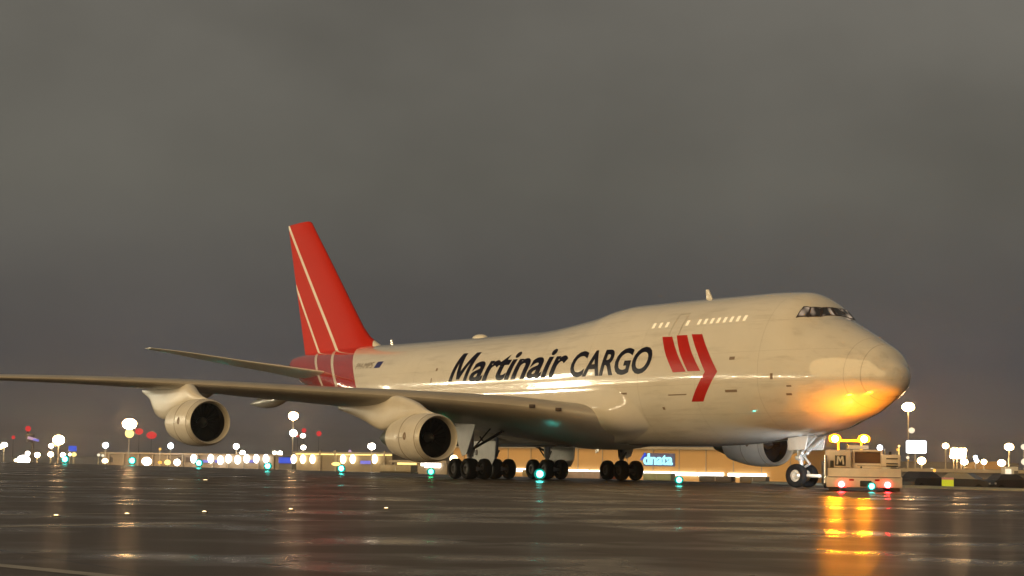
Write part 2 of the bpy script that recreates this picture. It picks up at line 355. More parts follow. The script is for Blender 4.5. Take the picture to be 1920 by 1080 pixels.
# belly fairing round the wing roots
SF = pchip([(-1.57, 25.5), (-1.23, 20.56), (-.9, 18.0), (-.79, 17.47), (-.53, 17.66), (-.15, 18.6), (.16, 20.69), (.30, 23)])
def sst(a): a = max(0, min(1, a)); return a * a * (3 - 2 * a)
rows = []
for i in range(91):
    s = 17 + 30 * i / 90; row = []
    for k in range(81):
        th = -math.pi / 2 + (k - 40) / 40 * (math.pi / 2 + .02); a = abs(th + math.pi / 2) - math.pi / 2
        f = sst((s - SF(a)) / 3.2) * sst((46.5 - s) / 6)
        bul = .02 + .62 * math.exp(-((a + .52) / .34)**2) + .06 * sst((-.9 - a) / .3)
        bul *= sst((.0 - a) / .42) if a > -.42 else 1
        row.append(surf(s, th, -.03 + (bul + .03) * f if f > 0 else -.03))
    rows.append(row)
b = MB(); b.loft(rows, close=False); b.build('wing_root_fairing', mat('fairing_paint', (.78, .745, .67), .09, noise=.06, nscale=.5, bump=.005, bscale=1.3, coat=1), jet, 60)

# wings
def airfoil(n=22):
    up = []; lo = []
    for i in range(n + 1):
        x = .5 * (1 - math.cos(math.pi * i / n))
        t = 5 * (.2969 * sq(x) - .126 * x - .3516 * x * x + .2843 * x**3 - .1036 * x**4)
        cb = .018 * (1 - (2 * x - .75)**2) * (1 if x > -1 else 0)
        up.append((x, cb + t)); lo.append((x, cb - t))
    return up[::-1] + lo[1:-1]
AF = airfoil()
LEs = lambda y: 21.2 + .926 * (y - 3.2) if y < 12 else 29.35 + .88 * (y - 12)
TEs = pchip([(0, 35.6), (3.2, 36.3), (8, 38.2), (12.5, 40.3), (20, 44.4), (32.2, 51.0)])
LEz = pchip([(0, 3.2), (3.3, 3.67), (6, 4.14), (8.2, 4.38), (11.8, 4.71), (15.7, 4.97), (21.1, 5.32), (27, 5.56), (32.2, 5.66)])
TC = pchip([(0, .134), (8, .11), (14, .092), (32.2, .08)]); TW = pchip([(0, 2.2), (12, 1.2), (22, -.3), (32.2, -2.0)])
def wring(y, side):
    le, ch, z0, tw = LEs(y), TEs(y) - LEs(y), LEz(y), R(TW(y)); r = []
    for x, z in AF:
        a, c = x * ch, z * ch * TC(y); r.append((le + a * math.cos(tw) + c * math.sin(tw), y * side, z0 - a * math.sin(tw) + c * math.cos(tw)))
    return r
WY = [0, 2.6, 3.3, 4, 5, 6, 7, 8.2, 9.5, 10.8, 12, 13.5, 15, 17, 19, 21, 23, 25, 27, 29, 30.5, 31.6, 32.0, 32.2]
def rot_rings(side): return [wring(y, side) for y in WY]
for side in (1, -1):
    b = MB(); b.loft(rot_rings(side), caps=True); wg = b.build('wing', M['wing'], jet, 35)
    for y in (7.4, 15.2, 19.0):                 # flap track fairings
        te = TEs(y); ch = te - LEs(y); zz = LEz(y) - math.sin(R(TW(y))) * ch - .28
        b = MB(); b.loft([[(te - 5.0 + 5.6 * k / 12, side * y + .3 * wv * math.cos(a), zz - .02 * k + .1 + .42 * wv * math.sin(a)) for a in [2 * math.pi * i / 12 for i in range(12)]]
                          for k, wv in enumerate([.02, .45, .72, .9, 1, 1, 1, .95, .85, .7, .5, .28, .04])])
        b.build('flap_track_fairing', M['white'], wg, 60)
    b = MB(); b.ball((LEs(31.9) + .35, side * 32.1, LEz(31.9)), .3, .12, .12); b.build('navigation_light', glow('nav_green' if side > 0 else 'nav_red', (.03, 1, .3) if side > 0 else (1, .05, .03), 12), wg, 60)
    if side > 0:                                      # two landing lights in the leading edge
        for y in (5.05, 6.15):
            b = MB(); b.box((LEs(y) - .02, y, LEz(y) + .05), (.16, .34, .2), rz=-.7, bev=.03); b.build('landing_light', M['frame'], wg, 40)

# engines
def engine(sf, yc, zc, side):
    e = empty('engine', (sf, side * yc, zc), 0, jet)
    k = 1.0
    outer = [(0, 1.16), (-.05, 1.21), (.04, 1.26), (.25, 1.31), (.8, 1.36), (1.7, 1.36), (2.6, 1.30), (3.4, 1.18), (4.3, 1.0), (4.32, .96), (4.1, .9)]
    b = MB(); b.lathe(outer[3:], (0, 0, 0), (1, 0, 0), 48); b.build('nacelle', M['nacelle'], e, 35)
    for xs_, rs_ in ((.34, 1.324), (2.05, 1.344)):
        b = MB(); b.lathe([(xs_ - .012, rs_), (xs_ - .012, rs_ + .012), (xs_ + .012, rs_ + .012), (xs_ + .012, rs_)], (0, 0, 0), (1, 0, 0), 48); b.build('cowl_seam', M['port'], e)
    b = MB(); b.lathe([(.45, 1.09), (.15, 1.12), (.02, 1.16), (-.05, 1.21), (.04, 1.26), (.25, 1.31)], (0, 0, 0), (1, 0, 0), 48); b.build('intake_lip', M['lip'], e, 60)
    b = MB(); b.lathe([(.45, 1.09), (.9, 1.12), (1.25, 1.14), (1.25, .3)], (0, 0, 0), (1, 0, 0), 48); b.build('intake_duct', M['dark'], e, 40)
    b = MB()
    for i in range(24):
        a = 2 * math.pi * i / 24; c, sn = math.cos(a), math.sin(a); c2, s2 = math.cos(a + .2), math.sin(a + .2)
        b.add([(1.0, .3 * c, .3 * sn), (1.18, .3 * c2, .3 * s2), (1.2, 1.12 * c2, 1.12 * s2), (1.02, 1.12 * c, 1.12 * sn)], [(0, 1, 2, 3)])
    tag(b.build('fan_blades', M['fan'], e), kind='stuff')
    b = MB(); b.lathe([(.55, .01), (.62, .1), (.78, .2), (1.0, .29), (1.15, .31)], (0, 0, 0), (1, 0, 0), 24); b.build('spinner', M['spinner'], e, 60)
    b = MB(); b.lathe([(4.0, .82), (4.4, .8), (5.2, .62), (6.0, .4), (6.1, .36)], (0, 0, 0), (1, 0, 0), 32); b.lathe([(5.8, .3), (6.4, .16), (6.9, .02)], (0, 0, 0), (1, 0, 0), 20); b.build('exhaust_cone', M['exhaust'], e, 35)
    # pylon: side outline lofted with a rounded nose
    dz = LEz(yc) - zc; dle = LEs(yc) - sf; ch = TEs(yc) - LEs(yc); tw = math.sin(R(TW(yc)))
    if yc < 15: PL = [(.9, 1.30), (2.6, 1.2), (4.2, .9), (6.2, .52), (8.84, 1.16), (10.45, 1.5), (12.2, 1.8)]
    else: PL = [(.9, 1.30), (2.6, 1.2), (4.2, .9), (6.6, .3), (7.9, .55), (9.1, 1.5), (10.6, 2.0)]
    low = pchip(PL); xe = PL[-1][0]
    PT = [(.42, 1.34), (1.35, 1.55), (2.57, 2.0), (dle - .1, dz + .02), (dle + ch * .3, dz - .12 - tw * ch * .3), (xe, max(PL[-1][1] + .04, dz - .25 - tw * (xe - dle)))]
    if yc > 15: PT = [(.42, 1.34), (1.35, 1.52), (2.3, 1.84), (dle - .05, dz + .02), (dle + ch * .3, dz - .10 - tw * ch * .3), (xe, max(PL[-1][1] + .04, dz - .2 - tw * (xe - dle)))]
    top = pchip(PT)
    rings = []
    for i in range(29):
        x = .45 + (xe - .45) * i / 28; h = .07 + .25 * sst((x - .45) / 2.4) * sst((xe - x) / 3); l, tt = low(x) - .1, max(top(x), low(x) + .02); m_ = (l + tt) / 2
        rings.append([(x, h * math.copysign(abs(math.cos(a))**.55, math.cos(a)), m_ + (tt - l) / 2 * math.copysign(abs(math.sin(a))**.8, math.sin(a))) for a in [2 * math.pi * q / 16 for q in range(16)]])
    b = MB(); b.loft(rings, caps=True); b.build('pylon', M['nacelle'], e, 50)
    for s_ in (1, -1):                                 # cooling vent and strake on each cowl side
        b = MB(); pts = [(1.35 + .17 * math.cos(a), s_ * (1.372 * math.cos(.05 + .16 * math.sin(a))), 1.372 * math.sin(.05 + .16 * math.sin(a))) for a in [2 * math.pi * i / 14 for i in range(14)]]
        b.add(pts, [tuple(range(14))]); b.build('cowl_vent', M['port'], e)
        b = MB(); b.box((1.95, s_ * 1.375, .0), (.75, .06, .07), bev=.02); b.build('cowl_strake', M['lip'], e)
    return e
ENG = [(24.35, 11.94, 2.34), (34.3, 21.18, 3.07)]
for yv in ENG:
    for side in (1, -1): engine(*yv, side)

# tail
def flatfoil(le, te, c, axis, tk, side=1):
    ch = te - le; r = []
    for x, z in AF:
        t = (z - .018 * (1 - (2 * x - .75)**2)) * ch * tk
        r.append((le + x * ch, t, c) if axis == 'z' else (le + x * ch, side * c[0], c[1] + t))
    return r
b = MB(); b.loft([flatfoil(54.0 - .35 + (z - 8.3) * 0, 67.0, z, 'z', .10) if False else flatfoil(le, te, z, 'z', .095) for z, le, te in ((8.2, 52.6, 66.4), (8.9, 53.4, 66.5), (9.4, 54.76, 66.68), (9.9, 55.9, 66.85), (10.6, 56.9, 67.1), (12, 58.4, 67.6), (14, 60.5, 68.3), (16, 62.6, 69.0), (18, 64.75, 69.7), (19.1, 65.9, 70.1), (19.25, 66.3, 70.13))], caps=True)
fin = b.build('tail_fin', M['fin'], jet, 35)
b = MB()
for z0, z1 in ((9.5, 13.6), (13.7, 18.6)):            # rudder hinge line, a narrow recess
    a0 = 63.6 + (z0 - 9.5) * .48; a1 = 63.6 + (z1 - 9.5) * .48; h0 = .36 - (z0 - 9.5) * .022; h1 = .36 - (z1 - 9.5) * .022
for side in (1, -1):
    st = [(1.0, 57.9, 66.2, 7.15), (2.0, 59.3, 66.7, 7.38), (3.0, 61.0, 67.5, 7.62), (6, 64.0, 69.0, 8.16), (9, 67.4, 70.6, 8.8), (10.8, 69.6, 71.5, 9.13), (11.1, 70.1, 71.5, 9.19)]
    b = MB(); b.loft([flatfoil(le, te, (y, z), 'y', .045, side) for y, le, te, z in st], caps=True); b.build('tailplane', M['nacelle'], jet, 35)

# skin details: windows, doors, vents, antennas
def patch(name, pts, m, parent, off=.02, nsub=6, both=False):
    # a quad (s,z) bl, br, tr, tl laid on the skin, with thickness
    b = MB()
    for side in ((1, -1) if both else (1,)):
        g = []
        for j in range(nsub + 1):
            v = j / nsub
            for i in range(nsub + 1):
                u = i / nsub
                s = (pts[0][0] * (1 - u) + pts[1][0] * u) * (1 - v) + (pts[3][0] * (1 - u) + pts[2][0] * u) * v
                z = (pts[0][1] * (1 - u) + pts[1][1] * u) * (1 - v) + (pts[3][1] * (1 - u) + pts[2][1] * u) * v
                g.append((s, z))
        n = nsub + 1
        vs = [on_skin(s, z, off, side) for s, z in g] + [on_skin(s, z, -.03, side) for s, z in g]
        fs = [(j * n + i, j * n + i + 1, (j + 1) * n + i + 1, (j + 1) * n + i) for j in range(nsub) for i in range(nsub)]
        rim = [i for i in range(n)] + [j * n + n - 1 for j in range(1, n)] + [nsub * n + i for i in range(n - 2, -1, -1)] + [j * n for j in range(n - 2, 0, -1)]
        fs += [(rim[i], rim[(i + 1) % len(rim)], n * n + rim[(i + 1) % len(rim)], n * n + rim[i]) for i in range(len(rim))]
        b.add(vs, fs)
    return b.build(name, m, parent, 40)
UW = [17.43, 16.82, 16.22, 14.38] + [13.36 - (13.36 - 9.53) * i / 7 for i in range(8)]
for s in UW:
    z0 = 8.44; z1 = 8.72
    w_ = patch('cabin_window', [(s + .11, z0), (s - .11, z0), (s - .11, z1), (s + .11, z1)], M['litwin'], jet, .012, 3)
    c_ = w_.copy(); col.objects.link(c_); c_.scale = (1, -1, 1)
for s0, s1, z0, z1 in ((15.62, 14.72, 7.95, 9.15),):  # upper deck door: raised rim
    for q in ([(s0, z0), (s0 - .05, z0), (s0 - .05, z1), (s0, z1)], [(s1 + .05, z0), (s1, z0), (s1, z1), (s1 + .05, z1)], [(s0 - .05, z1 - .05), (s1 + .05, z1 - .05), (s1 + .05, z1), (s0 - .05, z1)]):
        patch('door_seam', q, M['door'], jet, .012, 4)
for s, z, w, h in ((9.6, 6.5, .42, .16), (9.7, 4.84, .95, .13), (19.3, 4.9, .8, .1), (14.3, 4.74, 1.6, .06), (15.8, 4.05, .2, .14), (5.6, 4.6, .35, .1), (5.5, 5.0, .3, .08), (40.5, 6.9, .22, .18), (40.9, 6.2, .1, .3), (6.6, 5.5, .18, .3)):
    patch('skin_vent', [(s + w / 2, z - h / 2), (s - w / 2, z - h / 2), (s - w / 2, z + h / 2), (s + w / 2, z + h / 2)], M['port'], jet, .01, 3)
# flight deck glazing: a dark surround with six panes; angles round the section
def deck_patch(name, quad, m, parent, off, ns=5):
    b = MB(); n = ns + 1; vs = []; vi = []
    for j in range(n):
        v = j / ns
        for i in range(n):
            u = i / ns
            sp = (quad[0][0] * (1 - u) + quad[1][0] * u) * (1 - v) + (quad[3][0] * (1 - u) + quad[2][0] * u) * v
            th = (quad[0][1] * (1 - u) + quad[1][1] * u) * (1 - v) + (quad[3][1] * (1 - u) + quad[2][1] * u) * v
            vs.append(surf(sp, th, off)); vi.append(surf(sp, th, -.05))
    fs = [(j * n + i, j * n + i + 1, (j + 1) * n + i + 1, (j + 1) * n + i) for j in range(ns) for i in range(ns)]
    rim = [i for i in range(n)] + [j * n + n - 1 for j in range(1, n)] + [ns * n + i for i in range(n - 2, -1, -1)] + [j * n for j in range(n - 2, 0, -1)]
    fs += [(rim[i], rim[(i + 1) % len(rim)], n * n + rim[(i + 1) % len(rim)], n * n + rim[i]) for i in range(len(rim))]
    b.add(vs + vi, fs); return b.build(name, m, parent, 50)
HP = math.pi / 2
# column edges from the side window to the centre post: (sp,theta) at sill and at head
COLS = [((5.80, .86), (5.93, 1.10)), ((5.40, 1.03), (5.70, 1.19)), ((5.08, 1.24), (5.50, 1.38)), ((4.93, HP - .01), (5.48, HP - .01))]
PANES = []
for sgn in (1, -1):
    C2 = COLS if sgn > 0 else [tuple((sp, math.pi - th) for sp, th in cpair) for cpair in COLS]
    for i in range(3):
        a0, a1, b0, b1 = C2[i][0], C2[i + 1][0], C2[i][1], C2[i + 1][1]
        lerp = lambda p, q, t: (p[0] + (q[0] - p[0]) * t, p[1] + (q[1] - p[1]) * t)
        fr = deck_patch('flight_deck_surround', [lerp(a0, a1, -.04), lerp(a0, a1, 1.03), lerp(b0, b1, 1.03), lerp(b0, b1, -.04)], M['frame'], jet, .012, 8)
        q0, q1, q2, q3 = lerp(a0, a1, .1), lerp(a0, a1, .9), lerp(b0, b1, .9), lerp(b0, b1, .1)
        deck_patch('flight_deck_window', [lerp(q0, q3, .1), lerp(q1, q2, .1), lerp(q1, q2, .88), lerp(q0, q3, .88)], M['deckglass'], fr, .035, 8)
b = MB(); b.prism([(15.9, 10.0), (15.35, 10.0), (15.75, 10.6), (15.95, 10.6)], -.035, .035); b.build('blade_antenna', M['white'], jet)
b = MB(); b.prism([(52.6, 9.1), (52.2, 9.1), (52.4, 9.5), (52.55, 9.5)], -.03, .03); b.build('blade_antenna', M['white'], jet)
b = MB(); b.ball((40.2, 0, 9.05), .8, .4, .26); b.build('satellite_dome', M['white'], jet, 60)
b = MB(); b.prism([(26.5, 2.03), (26.1, 2.03), (26.4, 1.65), (26.6, 1.65)], -.03, .03); b.build('belly_antenna', M['white'], jet)

# lettering and stripes wrapped on the skin
def wrapped(name, bm, m, parent, off, zs):
    for z in zs:
        bmesh.ops.bisect_plane(bm, geom=bm.verts[:] + bm.edges[:] + bm.faces[:], plane_co=(0, z, 0), plane_no=(0, 1, 0))
    for v in bm.verts: v.co = on_skin(v.co.x, v.co.y, off)
    me = bpy.data.meshes.new(name); bm.to_mesh(me); bm.free(); me.materials.append(m)
    o = bpy.data.objects.new(name, me); col.objects.link(o); o.parent = parent; return o
def text_mesh(txt, size, shear, offset, spacing=1.0):
    cu = bpy.data.curves.new('t', 'FONT'); cu.body = txt; cu.size = size; cu.shear = shear; cu.offset = offset; cu.space_character = spacing; cu.resolution_u = 4
    o = bpy.data.objects.new('t', cu); col.objects.link(o); bpy.context.view_layer.update()
    me = bpy.data.meshes.new_from_object(o.evaluated_get(bpy.context.evaluated_depsgraph_get())); bpy.data.objects.remove(o)
    bm = bmesh.new(); bm.from_mesh(me); bmesh.ops.remove_doubles(bm, verts=bm.verts[:], dist=1e-5); return bm
def letters(name, txt, s0, s1, z0, h, m, shear=.3, offset=.02, capratio=None):
    bm = text_mesh(txt, 1, shear, offset); xs = [v.co.x for v in bm.verts]
    H = bm_h = max(v.co.y for v in bm.verts); mnx, mxx = min(xs), max(xs); base = capratio or .69
    for v in bm.verts:
        v.co = Vector((s0 + (s1 - s0) * (v.co.x - mnx) / (mxx - mnx), z0 + v.co.y / base * h, 0))
    n = int(h / .14) + 2
    return wrapped(name, bm, m, jet, .012, [z0 - .1 + (h * 1.15 + .1) * i / n for i in range(n + 1)])
bm = bmesh.new(); bm.faces.new([bm.verts.new((38.62 - 2.25 * x - .62 * y, 6.06 + 1.80 * y, 0)) for x, y in ((0, 0), (.19, 0), (.19, .66), (.40, .06), (.58, .06), (.81, .66), (.81, 0), (1, 0), (1, 1), (.75, 1), (.49, .34), (.25, 1), (0, 1))])
for i in range(22):
    bmesh.ops.bisect_plane(bm, geom=bm.verts[:] + bm.edges[:] + bm.faces[:], plane_co=(35.2 + .17 * i, 0, 0), plane_no=(1, 0, 0))
wrapped('airline_lettering', bm, M['navy'], jet, .012, [6.0 + .14 * i for i in range(15)])
letters('airline_lettering', 'artinair', 36.05, 25.0, 6.06, 1.70, M['navy'], .3, .025)
letters('airline_lettering', 'CARGO', 24.55, 16.62, 6.0, 1.36, M['navy'], .25, .027)
letters('registration_lettering', 'PH-MPS', 52.9, 50.1, 7.32, .42, M['blackmark'], .1, .0)
def polystripe(pts, m, name='stripe'):
    bm = bmesh.new(); bm.faces.new([bm.verts.new((s, z, 0)) for s, z in pts]); zz = [z for _, z in pts]; n = 26
    for i in range(60):
        s = 10 + 6.5 * i / 59
        bmesh.ops.bisect_plane(bm, geom=bm.verts[:] + bm.edges[:] + bm.faces[:], plane_co=(s, 0, 0), plane_no=(1, 0, 0))
    return wrapped(name, bm, m, jet, .010, [min(zz) + (max(zz) - min(zz)) * i / n for i in range(n + 1)])
polystripe([(16.14, 7.90), (15.22, 7.87), (14.35, 6.9), (13.42, 5.93), (14.57, 5.93), (15.4, 6.9)], M['red'])
polystripe([(14.86, 7.92), (13.92, 7.9), (13.08, 6.9), (12.16, 5.93), (13.26, 5.94), (14.12, 6.9)], M['red'])
polystripe([(13.54, 7.92), (12.60, 7.88), (11.66, 6.9), (10.72, 5.86), (12.18, 4.35), (13.18, 4.36), (11.78, 5.88), (12.60, 6.9)], M['red'])
bm = bmesh.new(); bm.faces.new([bm.verts.new(p) for p in ((49.75, 7.3, 0), (48.85, 7.3, 0), (48.7, 7.74, 0), (49.6, 7.74, 0))]); wrapped('flag_marking', bm, M['flag'], jet, .012, [7.4, 7.5, 7.6])

# landing gear
def wheel(parent, p, r=.62, w=.46, ax=(0, 1, 0), hub='hub'):
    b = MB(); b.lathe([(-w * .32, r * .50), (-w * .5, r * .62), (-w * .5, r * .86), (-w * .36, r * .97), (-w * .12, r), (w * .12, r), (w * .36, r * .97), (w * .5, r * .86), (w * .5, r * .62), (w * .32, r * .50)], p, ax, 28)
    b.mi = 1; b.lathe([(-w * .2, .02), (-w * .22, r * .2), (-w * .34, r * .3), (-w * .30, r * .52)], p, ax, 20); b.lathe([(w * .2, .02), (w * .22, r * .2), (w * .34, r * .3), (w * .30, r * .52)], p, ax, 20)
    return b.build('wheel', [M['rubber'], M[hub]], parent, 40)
def bogie(s, y, ztop, brace):
    g = empty('main_gear', (s, y, 0), 0, jet)
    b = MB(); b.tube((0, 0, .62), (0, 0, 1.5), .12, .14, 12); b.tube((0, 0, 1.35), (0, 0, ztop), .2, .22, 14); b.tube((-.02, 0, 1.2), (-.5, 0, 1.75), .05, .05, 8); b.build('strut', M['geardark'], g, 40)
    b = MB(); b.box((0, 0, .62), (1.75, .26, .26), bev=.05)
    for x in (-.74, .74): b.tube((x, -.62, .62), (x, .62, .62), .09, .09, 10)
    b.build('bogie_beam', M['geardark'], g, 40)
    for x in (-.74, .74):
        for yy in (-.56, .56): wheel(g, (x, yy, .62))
    b = MB(); b.tube((0, 0, 1.7), brace, .08, .08, 8); b.tube((.1, .12, 1.4), (brace[0] * .8, brace[1] * .8 + .2, ztop), .045, .045, 8); b.build('drag_brace', M['dark'], g)
    return g
for side in (1, -1):
    g = bogie(31.84, side * 5.5, 3.6, (-1.8, -side * 1.6, 3.1))
    b = MB(); b.prism([(-1.5, 3.5), (1.2, 3.6), (.7, 2.2), (.15, 1.35), (-.35, 1.5)], .42 * side, .47 * side); b.build('gear_door', M['door'], g)
    g = bogie(34.91, side * 1.92, 2.6, (1.9, 0, 2.2))
    b = MB(); b.prism([(-1.7, 2.3), (1.9, 2.3), (1.7, 1.2), (1.2, .75), (-1.2, .8), (-1.6, 1.25)], .95 * side, 1.0 * side)
    b.build('gear_door', M['door'], g)
    b = MB(); b.box((.6, side * 1.02, 1.6), (.28, .05, .34)); b.build('door_latch', M['frame'], g)
ng = empty('nose_gear', (7.9, 0, 0), 0, jet)
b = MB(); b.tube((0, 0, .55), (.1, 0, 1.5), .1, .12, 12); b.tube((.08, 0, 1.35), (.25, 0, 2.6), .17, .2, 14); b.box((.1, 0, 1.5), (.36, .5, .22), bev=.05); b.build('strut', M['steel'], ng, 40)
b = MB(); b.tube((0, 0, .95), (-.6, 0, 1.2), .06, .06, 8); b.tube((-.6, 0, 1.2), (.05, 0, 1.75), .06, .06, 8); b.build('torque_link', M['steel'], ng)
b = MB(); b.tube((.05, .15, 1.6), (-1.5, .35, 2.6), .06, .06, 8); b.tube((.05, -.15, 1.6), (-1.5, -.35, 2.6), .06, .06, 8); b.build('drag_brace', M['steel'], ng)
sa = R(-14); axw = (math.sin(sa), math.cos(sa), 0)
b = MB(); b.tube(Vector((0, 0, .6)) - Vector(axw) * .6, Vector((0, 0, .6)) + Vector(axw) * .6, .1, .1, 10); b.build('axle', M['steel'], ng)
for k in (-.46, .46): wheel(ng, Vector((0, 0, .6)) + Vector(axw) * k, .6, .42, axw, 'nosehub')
b = MB()
for y in (-.18, .18): b.ball((-.22, y, 1.75), .1, .1, .1)
b.build('taxi_light', M['lip'], ng, 50)
for side in (1, -1):                                  # forward bay doors hanging open
    b = MB(); b.prism([(-1.15, 2.62), (.4, 2.5), (.35, 1.88), (-.95, 1.92)], side * .55, side * .6); b.build('gear_door', M['door'], ng)

# ------------------------------------------------------------------ tow tractor, its rear towards the camera
M['tug'] = mat('tractor_paint', (.82, .70, .58), .36, noise=.1, nscale=2, coat=.3)
M['tugdark'] = mat('tractor_black', (.02, .018, .017), .35)
M['chrome'] = mat('chrome', (.6, .6, .6), .18, .95)
M['cabglass'] = mat('cab_glass', (.10, .045, .02), .1, spec=.8)
M['beacon'] = glow('amber_beacon_lens', (1, .27, .002), 32)
M['beaconthrow'] = glow('beacon_throw_glow', (1, .29, .005), 1350)  # extra emitter added in front of each beacon dome
M['amber'] = mat('amber_housing', (.7, .3, .02), .25, emit=(1, .38, .006), es=7)
M['tail'] = glow('tail_light_lens', (1, .02, .025), 150)
M['work'] = glow('work_light_lens', (.88, .95, 1), 60)
tug = empty('tow_tractor', (16.02, 87.9, 0), -R(7.7)); tug.scale = (1.037, 1.0, 1.037)
tag(tug, 'beige tow tractor with lit amber light bar and red tail lights under the nose', 'tow tractor')
b = MB(); b.box((0, 3.1, .62), (3.2, 5.9, .78), bev=.06); b.build('chassis', M['tug'], tug, 40)
b = MB(); b.box((0, .1, .41), (3.26, .26, .48), bev=.05); b.build('bumper', M['tug'], tug, 40)
b = MB(); b.box((-1.06, 1.7, 1.40), (1.08, 2.8, .8), bev=.07); hood = b.build('engine_hood', M['tug'], tug, 40)
b = MB(); b.box((-1.02, .29, 1.33), (.46, .03, .46), bev=.012); b.build('emblem_plate', M['tugdark'], hood, 30)
b = MB()
for i in range(4):
    xx = [-.15, -.05, .05, .15][i]
b.prism([(-1.19, 1.16), (-1.115, 1.16), (-1.10, 1.42), (-1.02, 1.24), (-.94, 1.42), (-.925, 1.16), (-.85, 1.16), (-.89, 1.52), (-.965, 1.52), (-1.02, 1.38), (-1.075, 1.52), (-1.15, 1.52)], .262, .272); b.build('emblem_letter', M['white'], hood)
b = MB(); b.box((-1.38, .28, 1.12), (.16, .05, .42), bev=.02); b.build('vent_grille', M['tugdark'], hood)
b = MB(); b.box((-.12, .28, .98), (.07, .05, .22), bev=.01); b.build('latch', M['tugdark'], hood)
b = MB(); b.box((.30, 3.0, 1.08), (1.6, 4.6, .3), bev=.05); b.build('rear_deck', M['tug'], tug, 40)
b = MB(); b.box((.18, 1.7, 1.77), (1.32, 2.0, .10), bev=.04)
for x in (-.42, .78):
    for y in (.75, 2.6): b.box((x, y, 1.47), (.09, .09, .6), bev=.02)
b.build('cab_frame', M['tug'], tug, 40)
for y in (.78, 2.58):
    b = MB(); b.box((.18, y, 1.46), (1.1, .03, .5), bev=.01); b.build('cab_window', M['cabglass'], tug)
b = MB(); b.box((1.16, 1.4, 1.35), (.84, 2.4, .52), bev=.06); rb = b.build('equipment_box', M['tug'], tug, 40)
for z in (1.12, 1.22, 1.44):
    b = MB(); b.box((1.2, .19, z), (.5, .03, .055), bev=.01); b.build('vent_slot', M['tugdark'], rb)
b = MB(); b.box((-1.66, 2.9, .78), (.10, 5.4, 1.1), bev=.03); b.build('side_skirt', M['tugdark'], tug, 40)
b = MB(); b.tube((-1.66, .12, .35), (-1.66, .12, 1.55), .07, .07, 14); b.build('corner_rail', M['chrome'], tug, 40)
b = MB(); b.tube((-.95, 5.3, .9), (-.95, 5.3, 2.2), .04); b.tube((.1, 5.3, .9), (.1, 5.3, 2.2), .04); b.box((-.46, 5.3, 2.26), (1.5, .2, .1), bev=.04); lb = b.build('light_bar', M['amber'], tug, 40)
for x in (-1.10, .22):
    b = MB(); b.lathe([(-.06, .18), (-.03, .24), (.1, .27), (.2, .23), (.25, .15)], (x, 5.3, 2.26), (0, 0, 1), 20); b.build('beacon', M['beacon'], lb, 40); bc = lb
    b = MB(); b.lathe([(-.03, .155), (.0, .15), (.03, .10), (.035, .01)], (x, 5.3 - .27, 2.33), (0, -1, -.12), 18); b.build('beacon_throw_disc', M['beaconthrow'], bc, 50)  # added disc, throws the amber streak onto the wet pavement
    b = MB(); b.lathe([(.24, .02), (.25, .14), (.28, .13), (.30, .01)], (x, 5.3, 2.26), (0, 0, 1), 20); b.build('beacon_cap', M['amber'], lb, 40)
b = MB(); b.box((-.2, 1.5, 1.93), (.9, .5, .18), bev=.03); b.build('roof_box', M['white'], tug)
b = MB(); b.ball((.72, .95, 1.92), .12); b.build('rear_work_light', glow('rear_work_lens', (.95, .95, 1), 12), tug, 60)
b = MB(); b.tube((.72, .95, 1.7), (.72, .95, 1.86), .02); b.build('lamp_bracket', M['tugdark'], tug)
for x in (-.98, 1.0):
    b = MB(); b.lathe([(0, .125), (.05, .115), (.08, .06), (.085, .005)], (x, -.03, .30), (0, -1, 0), 18); b.build('tail_light', M['tail'], tug, 50)
b = MB(); b.box((.06, -.04, .34), (.5, .06, .26), bev=.03); b.build('tow_hitch', M['tugdark'], tug)
for x in (-1.25, 1.25):
    for y in (1.3, 5.0): wheel(tug, (x, y, .5), .5, .4, (1, 0, 0))
b = MB(); b.tube((1.55, 1.0, 1.6), (1.55, 1.0, 1.95), .012); b.ball((1.55, 1.0, 2.0), .05); b.build('marker_lamp', glow('marker_lens', (1, .7, .2), 3), tug, 50)
for x in (-1.3, -.7):                                  # lamps at the far end shining on the nose gear
    b = MB(); b.lathe([(0, .08), (.04, .08), (.06, .01)], (x, 6.08, .95), (0, 1, 0), 14); b.build('front_work_light', M['work'], tug, 50)
for nm, loc_, en, ang, aim in (('gear_work_beam', (-1.2, 6.3, .95), 1500, 70, (.34, -1, .06)), ('forward_work_beam', (-.2, 6.3, .95), 7000, 34, (.03, -1, -.045))):
    sl = bpy.data.lights.new(nm, 'SPOT'); so = bpy.data.objects.new(nm, sl); col.objects.link(so); so.parent = tug
    so.location = loc_; sl.energy = en; sl.color = (.86, .94, 1); sl.spot_size = R(ang); sl.spot_blend = .6; sl.shadow_soft_size = .1
    so.rotation_euler = Vector(aim).to_track_quat('Z', 'Y').to_euler()

